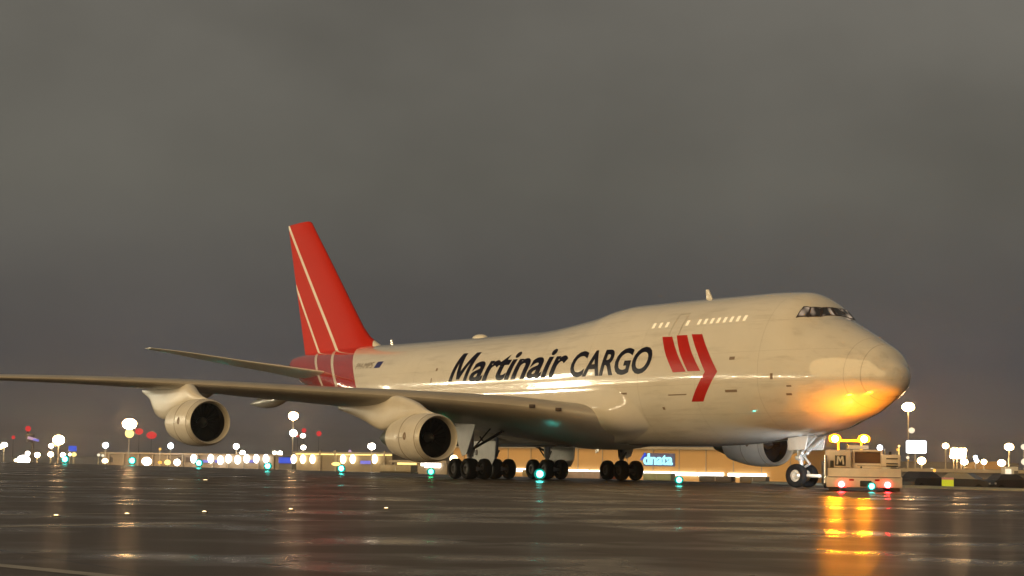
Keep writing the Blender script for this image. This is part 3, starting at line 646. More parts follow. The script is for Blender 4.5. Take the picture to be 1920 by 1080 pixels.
b = MB(); b.tube((.92, .5, 1.25), (.92, .5, 1.85), .022); b.tube((.92, .5, 1.85), (.92, 1.2, 1.85), .022); b.tube((.92, 1.2, 1.85), (.92, 1.2, 1.25), .022); b.build('grab_rail', M['chrome'], tug, 40)
for x in (-.62, 1.0):
    b = MB(); b.tube((x, .7, 1.55), (x - .12 if x < 0 else x + .12, .62, 1.6), .015); b.box((x - .14 if x < 0 else x + .14, .6, 1.64), (.12, .05, .22), bev=.02); b.build('mirror', M['tugdark'], tug, 40)
for x in (-1.3, 1.3):
    b = MB(); b.box((x, .2, .16), (.46, .03, .26), bev=.01); b.build('mud_flap', M['tugdark'], tug)
for x0_, z0_, w_, h_ in ((-1.06, 1.02, .9, .02), (-.56, 1.38, .02, .6), (.2, 1.12, 1.0, .02), (1.18, 1.02, .7, .02), (0, .62, 3.1, .025)):
    b = MB(); b.box((x0_, .287 if z0_ > .7 else -.035, z0_), (w_, .02, h_)); b.build('panel_gap', M['tugdark'], tug)
for x in (-.55, .55):
    b = MB(); b.box((x, -.04, .50), (.2, .03, .08), bev=.01); b.build('reflector', M['red'], tug)
b = MB(); b.box((.95, .27, 1.0), (.36, .03, .16), bev=.01); b.build('number_plate', M['white'], tug)
b = MB(); b.box((-.05, .255, .86), (.9, .03, .12), bev=.01); b.build('step', M['tugdark'], tug)
b = MB(); b.tube((-.6, 3.2, 1.75), (-.6, 3.2, 2.1), .06, .06, 10); b.build('exhaust_stack', M['exhaust'], tug, 40)

# tow bar between tractor and nose gear
p0 = Vector((16.02, 87.9, 0)) + Matrix.Rotation(-R(7.7), 3, 'Z') @ Vector((0, 6.15, .55)); p1 = ac(7.3, .2, .62)
b = MB(); b.tube(p0, p1, .09, .09, 10); b.tube(p1 - Vector((.5, 0, 0)), p1 + Vector((.5, 0, 0)), .07, .07, 8)
mid = p0.lerp(p1, .45); b.tube(mid + Vector((-.5, 0, -.25)), mid + Vector((.5, 0, -.25)), .05, .05, 8)
tb = b.build('tow_bar', M['white']); tag(tb, 'pale tow bar joining the tractor to the nose gear', 'tow bar')
for k in (-.45, .45):
    wheel(tb, mid + Vector((k, 0, -.3)), .25, .14, (1, 0, 0))

# ------------------------------------------------------------------ taxiway lights
M['teal'] = glow('green_taxi_lens', (.07, .86, .70), 24)
M['green'] = glow('green_lens', (.05, .95, .32), 16)
M['tealdim'] = glow('green_halo', (.01, .30, .22), 1)  # dim teal skin standing for the glow round each lens
M['inset'] = glow('inset_lens', (1, .72, .36), 4)
M['fixture'] = mat('light_fixture', (.12, .11, .10), .5, .5)
TL = [((122, 868), 210, 'farthest left, beyond the left edge of the outer engine'), ((248, 869), 203, 'below the brightest left lamp mast'), ((373, 873), 181, 'straight under the outer engine'),
      ((502, 879), 156, 'in front of the row of white terminal lamps'), ((640, 882), 143, 'just left of the inner engine'), ((808, 889), 128, 'left of the main wheels, below the inner engine'),
      ((1012, 896), 113, 'largest one, in front of the main wheels'), ((1273, 906), 100.5, 'alone between main wheels and nose wheel'), ((1634, 917), 87.0, 'in front of the tow tractor bumper')]
for i, (p, Y, w) in enumerate(TL):
    q = at(p[0], p[1], Y); rr = (8 if i < 6 else (11 if i == 6 else 8.5)) * Y / FPX; h = max(q.z, rr + .05)
    t = empty('taxiway_light', (q.x, Y, 0)); tag(t, 'glowing green taxiway light ' + w, 'taxiway light', 'green taxiway lights along the aircraft')
    b = MB(); b.lathe([(0, rr * .9), (.04, rr * .8), (.05, .05), (h - rr * .8, .05)], (0, 0, 0), (0, 0, 1), 16); b.build('stem', M['fixture'], t, 40)
    b = MB(); b.ball((0, 0, h), rr, rr, rr * .9); b.build('halo_ball', M['tealdim'], t, 60)  # outer ball added to imitate the halo round the lens
    b = MB(); b.ball((-.35 * rr * q.x / Y, -.62 * rr, h), rr * .62, rr * .5, rr * .6); b.build('lens', M['green'] if i == 5 else M['teal'], t, 60)
IL = [((105, 969), 'first from the left on the stop line'), ((238, 966), 'second from the left, amber, on the stop line'), ((383, 962), 'third from the left on the stop line'), ((545, 957), 'fourth from the left on the stop line'), ((724, 955), 'right end of the row on the stop line'), ((385, 901), 'alone, far beyond the stop line')]
for p, w in IL:
    d = CM @ Vector((p[0] - 960, 540 - p[1], -FPX)); k = -CAM_Z / d.z; x, y = d.x * k, d.y * k
    t = empty('inset_light', (x, y, 0)); tag(t, 'small lit inset pavement light, ' + w, 'pavement light', 'inset lights in the near pavement'); r_ = .055 if y < 60 else .13
    b = MB(); b.lathe([(0, r_ * 1.6), (.015, r_ * 1.5), (.03, r_ * 1.1), (.032, .01)], (0, 0, 0), (0, 0, 1), 18); b.build('rim', M['fixture'], t, 40)
    b = MB(); b.ball((0, 0, .025), r_ * .9, r_ * .9, .025); b.build('lens', M['inset'], t, 60)

# ------------------------------------------------------------------ lamps and masts of the airport behind
M['pole'] = mat('galvanised_pole', (.42, .38, .30), .5, .3)
M['hood'] = mat('lamp_hood', (.08, .075, .07), .5)
GL = {'warm': glow('sodium_lens', (1, .66, .30), 40), 'white': glow('white_lens', (1, .86, .68), 26), 'cool': glow('cool_lens', (.80, .90, 1), 26), 'yellow': glow('yellow_lens', (1, .72, .22), 2.2),
      'dim': glow('dim_lens', (1, .88, .62), 1.2), 'red': glow('red_lens', (1, .04, .045), .75), 'amber': glow('amber_lens', (1, .5, .08), 1.6), 'blue': glow('blue_panel', (.06, .13, .9), .8), 'pink': glow('pink_panel', (.9, .55, .75), .7), 'violet': glow('violet_panel', (.33, .30, 1), .8), 'bright': glow('flood_lens', (1, .58, .25), 100), 'wall': glow('wall_lamp_lens', (1, .93, .85), 9), 'wallwarm': glow('warm_wall_lamp_lens', (1, .78, .42), 7), 'low': glow('apron_lens', (1, .90, .76), 16)}
def ground_z(x, y):
    c, sn = math.cos(AROT), math.sin(AROT); dx, dy = x - AX, y - AY; yy = -dx * sn + dy * c
    for a, za, b_, zb in ((-8, 0, -34, -.7), (-34, -.7, -70, -1.1), (-70, -1.1, -190, -3)):
        if yy > -8: return 0
        if b_ <= yy <= a: return za + (zb - za) * (yy - a) / (b_ - a)
    return -3
def lamp(px, py, dia, Y, kind, label, group, extra=(), sq_=1.0, polew=.11):
    q = at(px, py, Y); g = ground_z(q.x, Y); t = empty('lamp_mast', (q.x, Y, g)); tag(t, label, 'lamp mast', group)
    rr = dia * .86 / 2 * Y / FPX; h = q.z - g
    b = MB(); b.tube((0, 0, 0), (0, 0, h), polew * 1.3, polew * .8, 8); b.build('pole', M['pole'], t, 40)
    b = MB(); b.ball((0, 0, h), rr, rr, rr * sq_ * .92, 18, 10); b.build('lamp_head', GL[kind], t, 60)
    b = MB(); b.lathe([(rr * .9 * sq_, rr * .22), (rr * .96 * sq_, rr * .2), (rr * 1.02 * sq_, .02)], (0, 0, h), (0, 0, 1), 12); b.build('lamp_cap', M['hood'], t, 50)
    for (ex, ey, ed, ek) in extra:
        p = at(ex, ey, Y); er = ed / 2 * Y / FPX
        b = MB(); b.ball((p.x - q.x, -.12, p.z - g), er, er, er * .9); b.build('lower_lamp', GL[ek], t, 60)
        b = MB(); b.tube((0, 0, p.z - g), (p.x - q.x, -.1, p.z - g), .05, .05, 6); b.build('bracket', M['pole'], t)
    return t
LG = 'airport lamp masts beyond the pavement'
for a in [
 (243, 795, 31, 420, 'bright', 'tallest lamp mast on the left, yellow lamp under its white head', [(243, 813, 17, 'yellow')], .8),
 (110, 825, 25, 460, 'bright', 'orange glowing lamp mast at far left beside the tower', [(96, 836, 9, 'white')], .9),
 (550, 780, 21, 480, 'bright', 'tall lamp mast between the two engines with a second lamp halfway down', [(550, 812, 14, 'white'), (568, 817, 9, 'white')], .9),
 (697, 837, 17, 360, 'white', 'white lamp mast just left of the inner engine exhaust', [], .9),
 (1703, 763, 27, 300, 'bright', 'tall lamp mast right of the nose, small lamp halfway down', [(1709, 807, 12, 'dim')], .75),
 (1728, 864, 18, 240, 'warm', 'warm lamp just below the blank lit billboard', [], .95),
 (1702, 858, 7, 260, 'dim', 'tiny lamp left below the lit billboard', [], 1),
 (1773, 836, 14, 280, 'warm', 'lamp mast between the billboard and the floodlight cluster', [], .9),
 (1808, 866, 16, 240, 'warm', 'warm lamp right under the floodlight cluster', [], .9),
 (1829, 858, 9, 300, 'cool', 'small cool lamp right of the floodlight cluster', [(1831, 864, 8, 'cool')], 1.1),
 (1845, 866, 12, 240, 'warm', 'small warm lamp between cool lamp and orange roof', [], 1),
 (1878, 868, 17, 230, 'warm', 'warm lamp over the white booth at right', [], .9),
 (1892, 838, 20, 230, 'warm', 'taller warm lamp mast near the right edge', [], .85),
 (1921, 838, 16, 230, 'dim', 'upper lamp cut by the right edge of the photo', [(1921, 866, 14, 'dim')], .9),
 (198, 835, 12, 430, 'cool', 'cool white lamp left of the tallest left mast', [], 1.1),
 (320, 836, 12, 430, 'cool', 'cool white lamp under the outer engine nacelle', [], 1.1),
 (443, 837, 13, 430, 'white', 'white lamp right of the outer engine', [(455, 849, 10, 'white')], 1),
 (569, 839, 11, 430, 'white', 'white lamp right below the tall middle mast', [], 1),
 (525, 850, 11, 430, 'white', 'white lamp at the end of the terminal roof', [(515, 849, 7, 'white')], 1),
 (8, 834, 14, 430, 'white', 'white lamp at the left edge of the photo', [(2, 838, 8, 'warm')], .8),
 (52, 850, 10, 380, 'white', 'small white lamp above the bright parked apron light', [], 1),
 (70, 853, 12, 380, 'warm', 'warm lamp right of the bright apron light', [], 1),
 (95, 852, 12, 380, 'warm', 'warm lamp directly left of the orange mast pole', [], 1),
 (118, 853, 11, 380, 'warm', 'warm lamp directly right of the orange mast pole', [], 1),
 (185, 853, 7, 380, 'dim', 'dim small lamp left of the terminal end wall', [(193, 854, 6, 'dim')], 1),
 (300, 842, 6, 430, 'amber', 'tiny amber lamp above the terminal roof', [], 1),
 (656, 847, 7, 400, 'pink', 'pinkish lamp above the orange lit facade', [], 1.4),
]:
    lamp(*a[:5], a[5], LG, a[6], a[7])
# low lamps close to the ground
def low_lamp(px, py, w, h, Y, kind, label, name='apron_light'):
    q = at(px, py, Y); g = ground_z(q.x, Y); t = empty(name, (q.x, Y, g)); tag(t, label, 'apron light', 'low lights on the far apron')
    a, c = w / 2 * Y / FPX, h / 2 * Y / FPX
    b = MB(); b.tube((0, .15, 0), (0, .15, q.z - g), .12, .1, 8); b.build('post', M['pole'], t, 40)
    b = MB(); b.ball((0, 0, q.z - g), a, a * .5, c); b.build('lamp_head', GL['low' if kind == 'white' else ('wallwarm' if kind == 'warm' else kind)], t, 60)
for a in [(44, 862, 25, 17, 370, 'white', 'widest white apron light at far left'), (30, 863, 8, 6, 370, 'warm', 'small warm apron light left of the widest one'), (197, 864, 12, 9, 330, 'warm', 'warm apron light left of the tall left mast'), (275, 865, 18, 15, 330, 'white', 'round white apron light right of the tall left mast'),
          (314, 867, 12, 10, 330, 'yellow', 'yellow apron light under the outer engine'), (332, 867, 12, 12, 330, 'white', 'white apron light right of the yellow one'), (300, 867, 8, 6, 330, 'amber', 'small amber apron light left of the yellow one'), (131, 852, 6, 6, 370, 'warm', 'left one of a small pair under the blue sign'), (139, 852, 9, 8, 370, 'yellow', 'yellow right one of a small pair under the blue sign'),
          (630, 870, 17, 7, 300, 'yellow', 'flat yellow light in front of the orange facade'), (851, 861, 15, 16, 230, 'warm', 'bright warm lamp behind the left main wheels'), (1683, 843, 5, 5, 230, 'amber', 'tiny amber lamp right of the tractor roof'), (1752, 882, 6, 6, 190, 'amber', 'small orange lamp on the right parapet')]:
    low_lamp(*a)
# thin masts with red obstacle lamps
def obstacle(px, py, dia, Y, label, w=1.0):
    q = at(px, py, Y); g = ground_z(q.x, Y); t = empty('obstacle_mast', (q.x, Y, g)); tag(t, label, 'obstacle light', 'red obstacle lights above the airport'); h = q.z - g; r_ = dia / 2 * Y / FPX
    b = MB(); b.tube((0, 0, 0), (0, 0, h), .1, .05, 6); b.build('mast', M['hood'], t); b = MB(); b.ball((0, 0, h), r_ * w, r_, r_); b.build('red_lamp', GL['red'], t, 60)
for a in [(261, 809, 12, 560, 'red obstacle lamp touching the right of the tallest left mast', 1.3), (284, 816, 14, 560, 'wide red obstacle lamp left of the outer engine exhaust', 1.4), (570, 807, 9, 560, 'red obstacle lamp right of the middle mast', 1), (558, 817, 6, 560, 'small red obstacle lamp against the middle mast pole', 1), (598, 813, 10, 560, 'red obstacle lamp standing free between the engines', 1), (25, 820, 7, 560, 'small red obstacle lamp left of the tower', 1)]:
    obstacle(*a)

# stadium like floodlight cluster
q = at(1797, 850, 270); g = ground_z(q.x, 270); t = empty('floodlight_cluster', (q.x, 270, g)); tag(t, 'dazzling white floodlight cluster on two legs at right', 'floodlight')
u = 270 / FPX
b = MB()
for x in (-8, -2, 6): b.tube((x * u, .3, 0), (x * u, .3, q.z - g - 8 * u), .09, .07, 8)
b.build('legs', M['pole'], t)
b = MB(); b.box((0, .35, q.z - g), (30 * u, .15, 16 * u)); b.build('rack', M['hood'], t)
for i in range(4):
    for j in range(3):
        b = MB(); b.ball(((-10.5 + 7 * i + (j - 1) * 1.0) * u, 0, q.z - g + (j - 1) * 6 * u), 4.3 * u, .3, 3.6 * u, 12, 6); b.build('floodlight', GL['bright'], t, 60)
# blank lit billboard
q = at(1718, 838, 285); g = ground_z(q.x, 285); t = empty('billboard', (q.x, 285, g)); tag(t, 'blank white lit billboard panel on a post right of the tractor', 'billboard'); u = 285 / FPX
b = MB(); b.box((0, 0, q.z - g), (38 * u, .5, 24 * u), bev=.2); b.build('panel', glow('billboard_face', (.96, .98, 1), 3), t, 40)
b = MB(); b.box((0, .3, q.z - g), (39.5 * u, .3, 25.5 * u), bev=.1); b.build('back_frame', M['hood'], t)
b = MB(); b.tube((-1 * u, .3, 0), (-1 * u, .3, q.z - g - 11 * u), .12, .12, 8); b.build('post', M['pole'], t)
# blue sign
q = at(136, 841, 400); g = ground_z(q.x, 400); t = empty('blue_sign', (q.x, 400, g)); tag(t, 'small glowing blue sign at far left', 'sign'); u = 400 / FPX
b = MB(); b.box((0, 0, q.z - g), (15 * u, .3, 10 * u), bev=.1); b.build('sign_face', GL['blue'], t); b = MB(); b.tube((0, .3, 0), (0, .3, q.z - g), .1, .1, 8); b.build('post', M['pole'], t)
# control tower at far left
q = at(62, 822, 560); g = ground_z(q.x, 560); t = empty('control_tower', (q.x, 560, g)); tag(t, 'distant control tower with red lamp and pink violet lit cab', 'control tower'); u = 560 / FPX; h = q.z - g
M['dkwall'] = mat('dark_wall', (.17, .155, .145), .7, noise=.2, nscale=.3); M['tanwall'] = mat('tan_wall', (.40, .34, .26), .6, noise=.12, nscale=.4)
b = MB(); b.lathe([(0, 3 * u), (h - 8 * u, 2.6 * u), (h - 6 * u, 5 * u)], (0, 0, 0), (0, 0, 1), 16); b.build('shaft', M['dkwall'], t, 40)
b = MB(); b.lathe([(h - 6 * u, 6 * u), (h + 4 * u, 9 * u), (h + 8 * u, 8.5 * u), (h + 9 * u, 3 * u)], (-6 * u, 0, 0), (0, 0, 1), 16); b.build('cab', M['dkwall'], t, 40)
b = MB(); b.box((0, -9 * u, h - .5 * u), (16 * u, .3, 5 * u), ry=.25); b.build('cab_lights', GL['pink'], t); b = MB(); b.box((8 * u, -9.5 * u, h - 3 * u), (10 * u, .3, 4 * u), ry=.2); b.build('ring_light', GL['violet'], t)
b = MB(); b.tube((-10 * u, 0, h + 9 * u), (-10 * u, 0, h + 16 * u), .25); b.build('roof_mast', M['hood'], t); b = MB(); b.ball((-10 * u, 0, h + 18 * u), 5.5 * u); b.build('red_lamp', GL['red'], t, 60)

# ------------------------------------------------------------------ buildings
def wallbox(name, pl, Yl, pr, Yr, ztop, depth, m, label, cat):
    a = at(pl, 860, Yl); c = at(pr, 868, Yr); d = Vector((c.x - a.x, c.y - a.y)); w = d.length; rz = math.atan2(d.y, d.x); g = min(ground_z(a.x, a.y), ground_z(c.x, c.y)) - .1
    t = empty(name, (a.x, a.y, g), rz); tag(t, label, cat)
    b = MB(); b.box((w / 2, depth / 2, (ztop - g) / 2), (w, depth, ztop - g)); b.build('wall', m, t)
    b = MB(); b.box((w / 2, depth / 2 - .2, ztop - g + .18), (w + .8, depth + .8, .36)); b.build('roof_edge', M['tanwall'], t)
    def loc(px):                                       # distance along the facade seen at column px
        k = (px - 960) / FPX; x0, y0, dx, dy = a.x, a.y, d.x / w, d.y / w
        return (k * y0 - x0) / (dx - k * dy)
    return t, w, g, loc, (lambda s_: a.y + d.y / w * s_)
# orange lit cargo warehouse behind the aircraft
M['owall'] = mat('ochre_cladding', (.60, .36, .13), .6, noise=.06, nscale=.3)
t, w, g, loc, yy = wallbox('cargo_warehouse', 850, 312, 1510, 265, 2.9, 5, M['owall'], 'ochre cargo warehouse with lit blue white sign behind the aircraft', 'warehouse')
GL['strip'] = glow('dock_strip', (1, .95, .84), 3.5)
for x0, x1 in ((945, 1000), (1040, 1110), (1112, 1182), (1206, 1262), (1264, 1312), (1314, 1362), (1370, 1442)):
    s0, s1 = loc(x0), loc(x1); z = -.50 - g - .12 * (x0 - 1000) / 440
    b = MB(); b.box(((s0 + s1) / 2, -.25, z), (s1 - s0 - .1, .3, .55), bev=.05); b.build('dock_light', GL['strip'], t)
for i in range(14):
    s0 = w * (i + .5) / 14; b = MB(); b.box((s0, -.04, 3.2), (.12, .08, 4.0)); b.build('cladding_rib', M['tanwall'], t)
bm = text_mesh('dnata', 1, 0, .025); xs = [v.co.x for v in bm.verts]; s0, s1 = loc(1212), loc(1266); yc = yy((s0 + s1) / 2); u = yc / FPX
zb_ = at(1237, 871, yc).z - g; n_ = (s1 - s0) / (max(xs) - min(xs))
for v in bm.verts: v.co = Vector((s0 + (v.co.x - min(xs)) * n_, 0, zb_ + v.co.y / .72 * 21 * u))
r_ = bmesh.ops.extrude_face_region(bm, geom=bm.faces[:])
for v in r_['geom']:
    if isinstance(v, bmesh.types.BMVert): v.co.y -= .18
for v in bm.verts: v.co.y -= .12
me = bpy.data.meshes.new('sign_lettering'); bm.to_mesh(me); bm.free(); me.materials.append(glow('cyan_letter', (.42, .93, 1), 1.5)); o = bpy.data.objects.new('sign_lettering', me); col.objects.link(o); o.parent = t
b = MB(); b.tube((s0 + .3, -.1, zb_ + 20 * u), (s0 - .6, -.1, zb_ + 8 * u), .22, .1, 8); b.build('sign_emblem', GL['blue'], t)
b = MB(); b.box(((s0 + s1) / 2 + .1, -.06, zb_ + 9 * u), (s1 - s0 + .5, .06, 24 * u), bev=.02); b.build('sign_board', mat('sign_board', (.10, .10, .26), .4), t)
# long low terminal with a row of lamps
M['cream'] = mat('terminal_cladding', (.27, .22, .155), .6, noise=.12, nscale=.3)
t, w, g, loc, yy = wallbox('terminal_building', 192, 440, 528, 425, at(360, 853, 432).z, 20, M['cream'], 'long low terminal with a row of white lamps beyond the left engine', 'terminal')
for px, dy in ((372, 0), (404, 0), (422, 3), (437, 0), (454, 2), (471, 0), (489, 0), (507, 0)):
    s_ = loc(px); yv = yy(s_); u = yv / FPX; q = at(px, 860 + dy, yv)
    b = MB(); b.ball((s_, -.5, q.z - g), 5.6 * u, .5, 8.2 * u); b.build('wall_lamp', GL['wall'], t, 60)
for px, wd in ((390, 22), (480, 12), (415, 10)):
    s_ = loc(px); yv = yy(s_); u = yv / FPX; b = MB(); b.box((s_, -.15, at(px, 865, yv).z - g), (wd * u, .2, 5 * u)); b.build('lit_window', GL['violet'], t)
for px in (215, 255, 285, 345, 360):
    s_ = loc(px); yv = yy(s_); u = yv / FPX; b = MB(); b.box((s_, -.1, at(px, 862, yv).z - g), (9 * u, .2, 9 * u)); b.build('window', M['frame'], t)
for i in range(12):
    s_ = w * (i + .5) / 12; b = MB(); b.box((s_, -.2, (at(360, 853, 432).z - g) / 2), (.35, .4, at(360, 853, 432).z - g)); b.build('column', M['tanwall'], t)
t, w, g, loc, yy = wallbox('hangar_building', 556, 400, 735, 385, at(640, 851, 392).z, 18, M['cream'], 'low hangar with a row of warm lamps left of inner engine', 'hangar')
for px in (558, 577, 595, 652, 670, 711):
    s_ = loc(px) + (.3 if px < 560 else 0); yv = yy(s_); u = yv / FPX; b = MB(); b.ball((s_, -.5, at(px, 861, yv).z - g), 6 * u, .5, 8.6 * u); b.build('wall_lamp', GL['wallwarm'], t, 60)
s_ = loc(692); yv = yy(s_); u = yv / FPX; b = MB(); b.box((s_, -.15, at(692, 867, yv).z - g), (24 * u, .2, 6 * u)); b.build('lit_sign', GL['violet'], t)
for px in (608, 636, 728):
    s_ = loc(px); yv = yy(s_); u = yv / FPX; b = MB(); b.box((s_, -.2, 2.2), (.35, .4, 4.4)); b.build('column', M['tanwall'], t)
b = MB(); b.box((w / 2, -.2, at(640, 852, 392).z - g), (w, .3, .25)); b.build('eaves_light', GL['yellow'], t)
q = at(535, 863, 400); t = empty('blue_kiosk', (q.x, 400, -3)); tag(t, 'blue lit kiosk between the two terminal buildings', 'kiosk'); u = 400 / FPX
b = MB(); b.box((0, 1, 1.8), (24 * u, 2, 3.6)); b.build('wall', M['dkwall'], t); b = MB(); b.box((0, -.1, q.z + 3), (25 * u, .2, 11 * u), bev=.05); b.build('lit_sign', GL['blue'], t)
# bright loading bay left of the main wheels
t, w, g, loc, yy = wallbox('loading_shed', 738, 300, 838, 292, at(790, 868, 296).z, 12, M['cream'], 'small brightly lit loading shed low behind the inner engine', 'shed')
for px, wd, hh, k in ((770, 50, 5, 'yellow'), (818, 40, 11, 'wall'), (805, 24, 6, 'strip')):
    s_ = loc(px); yv = yy(s_); u = yv / FPX; b = MB(); b.box((s_, -.2 - .1 * (k == 'cool'), at(px, 871 - (2 if k == 'yellow' else 0), yv).z - g), (wd * u, .2, hh * u), bev=.04); b.build('lit_bay', GL[k], t)
# parapet wall at right
t, w, g, loc, yy = wallbox('parapet_wall', 1560, 215, 2150, 205, at(1800, 886, 210).z, 1.2, mat('grey_panel', (.17, .16, .165), .6, noise=.25, nscale=.6), 'long grey parapet wall with warm lit top edge at right', 'wall')
b = MB(); b.box((w / 2, .3, at(1800, 883, 210).z - g), (w, 1.0, .22)); b.build('coping', mat('coping', (.75, .60, .30), .5), t)  # warm lamp light along the top edge is put into the coping colour
for i in range(16):
    s_ = w * (i + .5) / 16; b = MB(); b.box((s_, -.06, .75), (1.0 if i % 2 else 1.5, .1, 1.2)); b.build('panel', M['cream'] if i % 3 == 0 else M['dkwall'], t)
q = at(1897, 888, 200); t = empty('white_booth', (q.x, 200, ground_z(q.x, 200))); tag(t, 'small white lit booth at the right edge', 'booth'); g = ground_z(q.x, 200)
b = MB(); b.box((0, .8, (q.z + .7 - g) / 2), (1.4, 1.5, q.z + .7 - g), bev=.05); b.build('wall', M['white'], t); b = MB(); b.box((-.35, 0, q.z - g), (.6, .1, .9)); b.build('lit_window', GL['dim'], t); b = MB(); b.box((.45, .03, q.z - g - .3), (.4, .08, 1.2)); b.build('door', M['dkwall'], t)
q = at(1856, 872, 320); t = empty('orange_roof_building', (q.x, 320, -3)); tag(t, 'low building with an orange roof behind the right lamps', 'building'); u = 320 / FPX
b = MB(); b.box((0, 5, (q.z + 3) / 2 - .3), (46 * u, 10, q.z + 2.4)); b.build('wall', M['dkwall'], t); b = MB(); b.prism([(-24 * u, q.z + 2.3), (24 * u, q.z + 2.3), (14 * u, q.z + 3.6), (-8 * u, q.z + 3.5)], -.6, 10); b.build('roof', M['owall'], t)
q = at(1745, 866, 420); t = empty('office_block', (q.x, 420, -3)); tag(t, 'dim long office block behind the right lamp masts', 'building'); u = 420 / FPX
b = MB(); b.box((4, 6, (q.z + 3) / 2), (260 * u, 12, q.z + 3)); b.build('wall', M['dkwall'], t)
for i in range(18):
    b = MB(); b.box((4 + (i - 8.5) * 13 * u, -.05, q.z + 3 - 1.5 - (i % 2) * .2), (5 * u, .1, 3.2 * u)); b.build('window', GL['dim'] if i % 5 == 1 else M['tanwall'], t)
# small structures near the gear: marker board, vehicles
M['carpaint'] = mat('dark_car_paint', (.025, .023, .022), .45)
def car(px, Y, rz, label, m, lights=None):
    q = at(px, 900, Y); t = empty('parked_car', (q.x, Y, ground_z(q.x, Y)), rz); tag(t, label, 'car', 'cars parked beyond the right verge')
    b = MB(); prof = [(-2.1, .35), (-2.15, .75), (-1.9, .98), (-1.3, 1.02), (1.2, 1.0), (2.0, .85), (2.15, .6), (2.1, .35)]
    b.prism(prof, -.86, .86); b.build('body', m, t, 30)
    b = MB(); b.loft([[(-1.75, -.8, 1.0), (1.1, -.8, 1.0), (1.1, .8, 1.0), (-1.75, .8, 1.0)], [(-1.2, -.66, 1.46), (.35, -.66, 1.46), (.35, .66, 1.46), (-1.2, .66, 1.46)]], caps=True); b.build('cabin', M['glass'], t)
    b = MB(); b.box((-.42, 0, 1.475), (1.5, 1.25, .04), bev=.015); b.build('roof', m, t)
    for x in (-1.35, 1.35):
        for y in (-.78, .78): wheel(t, (x, y, .32), .32, .2)
    for y in (-.6, .6):
        b = MB(); b.box((2.14, y, .68), (.06, .3, .14), bev=.02); b.build('headlight', GL['white'] if lights else M['lip'], t)
    return t
car(1733, 150, R(38), 'dark car beyond the verge, directly right of the tractor', M['carpaint'])
car(1812, 152, R(-35), 'dark car beyond the verge with one bright headlamp', M['carpaint'])
q = at(1843, 914, 168); b = MB(); b.ball((0, 0, 0), .16); o = b.build('roadside_lamp', GL['cool'], None, 60); o.location = q; tag(o, 'small cool lamp low in front of the second dark car', 'lamp')
car(1893, 160, R(20), 'dark car under the white booth at right', M['carpaint'])
for px, w_, h_, c_, lb in ((748, 3.0, 1.2, (.42, .36, .26), 'pale cargo container left of the main wheels'), (1010, 2.6, 1.2, (.35, .27, .14), 'tan cargo container beside the body gear wheels'), (1098, 3.2, 1.25, (.50, .40, .38), 'pinkish pale cargo container left of the front main wheels'), (1146, 2.2, 1.3, (.16, .05, .04), 'dark red cargo container behind the front main wheels'),
                             (1236, 2.6, 1.25, (.36, .42, .28), 'pale green cargo container under the lit warehouse sign'), (1345, 3.0, 1.0, (.10, .09, .09), 'dark grey cargo container between the green one and the nose wheel'), (1415, 2.4, 1.1, (.20, .18, .16), 'grey cargo container left of the nose wheel')):
    q = at(px, 890, 176); g = ground_z(q.x, 176); t = empty('cargo_container', (q.x, 176, g), R(-20)); tag(t, lb, 'container', 'cargo containers in front of the warehouse'); h_ *= .5; cm = mat('container_paint', c_, .5, noise=.2, nscale=1)
    b = MB(); b.box((0, 0, .25 + h_ / 2), (w_, 1.6, h_), bev=.06); b.build('body', cm, t, 40)
    b = MB(); b.box((0, 0, .15), (w_ + .1, 1.7, .16), bev=.03); b.build('base_frame', M['tugdark'], t)
    b = MB(); b.box((0, -.82, .25 + h_ / 2), (.06, .04, h_ - .15)); b.build('door_bar', M['steel'], t)
    for x in (-w_ / 2 + .3, w_ / 2 - .3): wheel(t, (x, -.7, .12), .12, .1)
q = at(1777, 914, 104); t = empty('guidance_sign', (q.x, 104, ground_z(q.x, 104))); tag(t, 'small yellow taxiway guidance sign with red top at right', 'sign')
b = MB(); b.box((0, 0, .34), (.62, .12, .36), bev=.02); b.build('yellow_face', glow('yellow_sign_face', (.62, .60, .03), .9), t); b = MB(); b.box((0, 0, .57), (.62, .12, .12), bev=.02); b.build('red_face', glow('red_sign_face', (.7, .25, .16), .6), t)
b = MB(); b.box((-.2, 0, .08), (.05, .05, .18)); b.box((.2, 0, .08), (.05, .05, .18)); b.build('legs', M['fixture'], t)

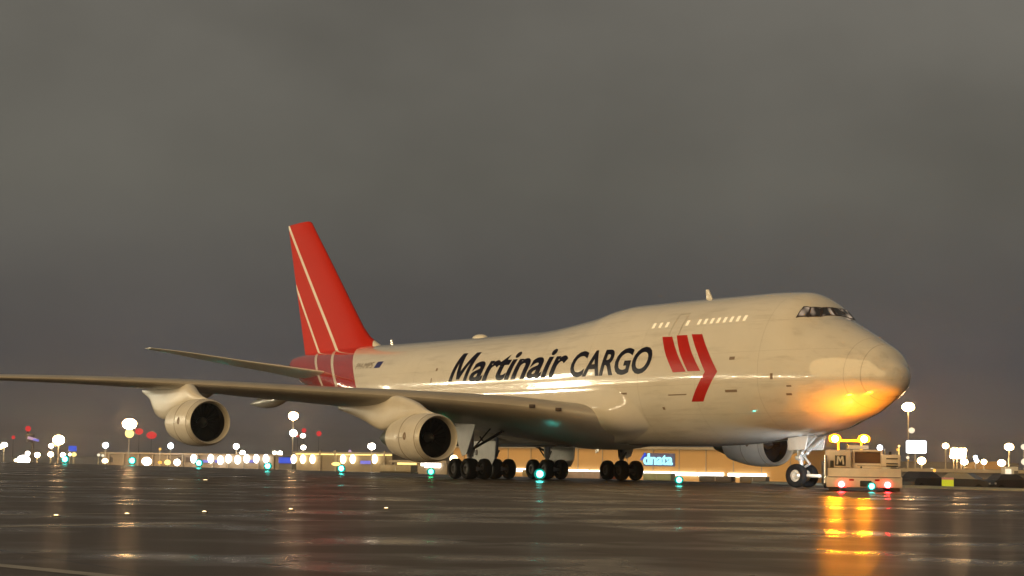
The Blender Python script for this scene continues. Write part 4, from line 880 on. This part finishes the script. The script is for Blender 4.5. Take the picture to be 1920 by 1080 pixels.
# ------------------------------------------------------------------ lit pier and apron masts off to the left, mirrored in the wet paint
t = empty('terminal_pier', (-262, 40, 0)); tag(t, 'long lit terminal pier standing left of the taxiway', 'terminal')
b = MB(); b.box((-12, 170, 8), (24, 420, 16)); b.build('wall', M['cream'], t)
GL['pier'] = glow('pier_window', (1, .80, .48), 38); GL['pierf'] = glow('pier_flood', (1, .88, .62), 330)
for i in range(52):
    y = -30 + 7.8 * i
    if (i * 7 // 5) % 6 not in (2, 5) and random.random() < .85:
        b = MB(); hh = random.choice((2.6, 3.4, 5.0)); b.box((.1, y, 5.5 + random.uniform(-1, 1)), (.2, random.uniform(3, 7), hh)); b.build('lit_window', GL['pier'], t)
for i in range(17):
    y = -20 + 24 * i + random.uniform(-5, 5); b = MB(); b.box((.6, y, 13 + random.uniform(-3, 5)), (.8, 3.2, 1.6)); b.build('floodlight', GL['pierf'], t)
for (x, y, h, lb) in ((-150, 225, 22, 'far apron floodlight mast out to the left'), (-135, 178, 14, 'low apron floodlight mast out to the left'), (-88, 158, 21, 'high apron floodlight mast nearest the wing tip, out to the left'), (-118, 186, 24, 'high apron floodlight mast behind the nearest one, out to the left')):
    t = empty('floodlight_mast', (x, y, 0)); tag(t, lb, 'floodlight mast')
    b = MB(); b.tube((0, 0, 0), (0, 0, h), .35, .18, 12); b.build('pole', M['pole'], t, 40)
    b = MB(); b.box((0, 0, h - 1), (.2, 6.0, 4.0)); b.build('rack', M['hood'], t)
    for i in range(4):
        for j in range(3):
            if (i, j) in ((0, 2), (2, 0)): continue
            b = MB(); b.box((.3, -2.3 + 1.5 * i + .3 * (j % 2), h - 2.4 + 1.4 * j), (.3, random.uniform(.5, 1.0), random.uniform(.5, .9)), ry=.2, bev=.08); b.build('floodlight', GL['pierf'], t)

# ------------------------------------------------------------------ night mist
hz = MB(); hz.box((0, 700, 11), (5400, 4600, 32)); hzo = hz.build('haze', []); tag(hzo, kind='stuff')
hm = bpy.data.materials.new('mist'); hm.use_nodes = True; tt = hm.node_tree; tt.nodes.clear(); oo = tt.nodes.new('ShaderNodeOutputMaterial'); pv = tt.nodes.new('ShaderNodeVolumePrincipled')
pv.inputs['Density'].default_value = HAZE; pv.inputs['Color'].default_value = (.85, .83, .80, 1); pv.inputs['Anisotropy'].default_value = .86
tt.links.new(pv.outputs[0], oo.inputs['Volume']); hzo.data.materials.append(hm)
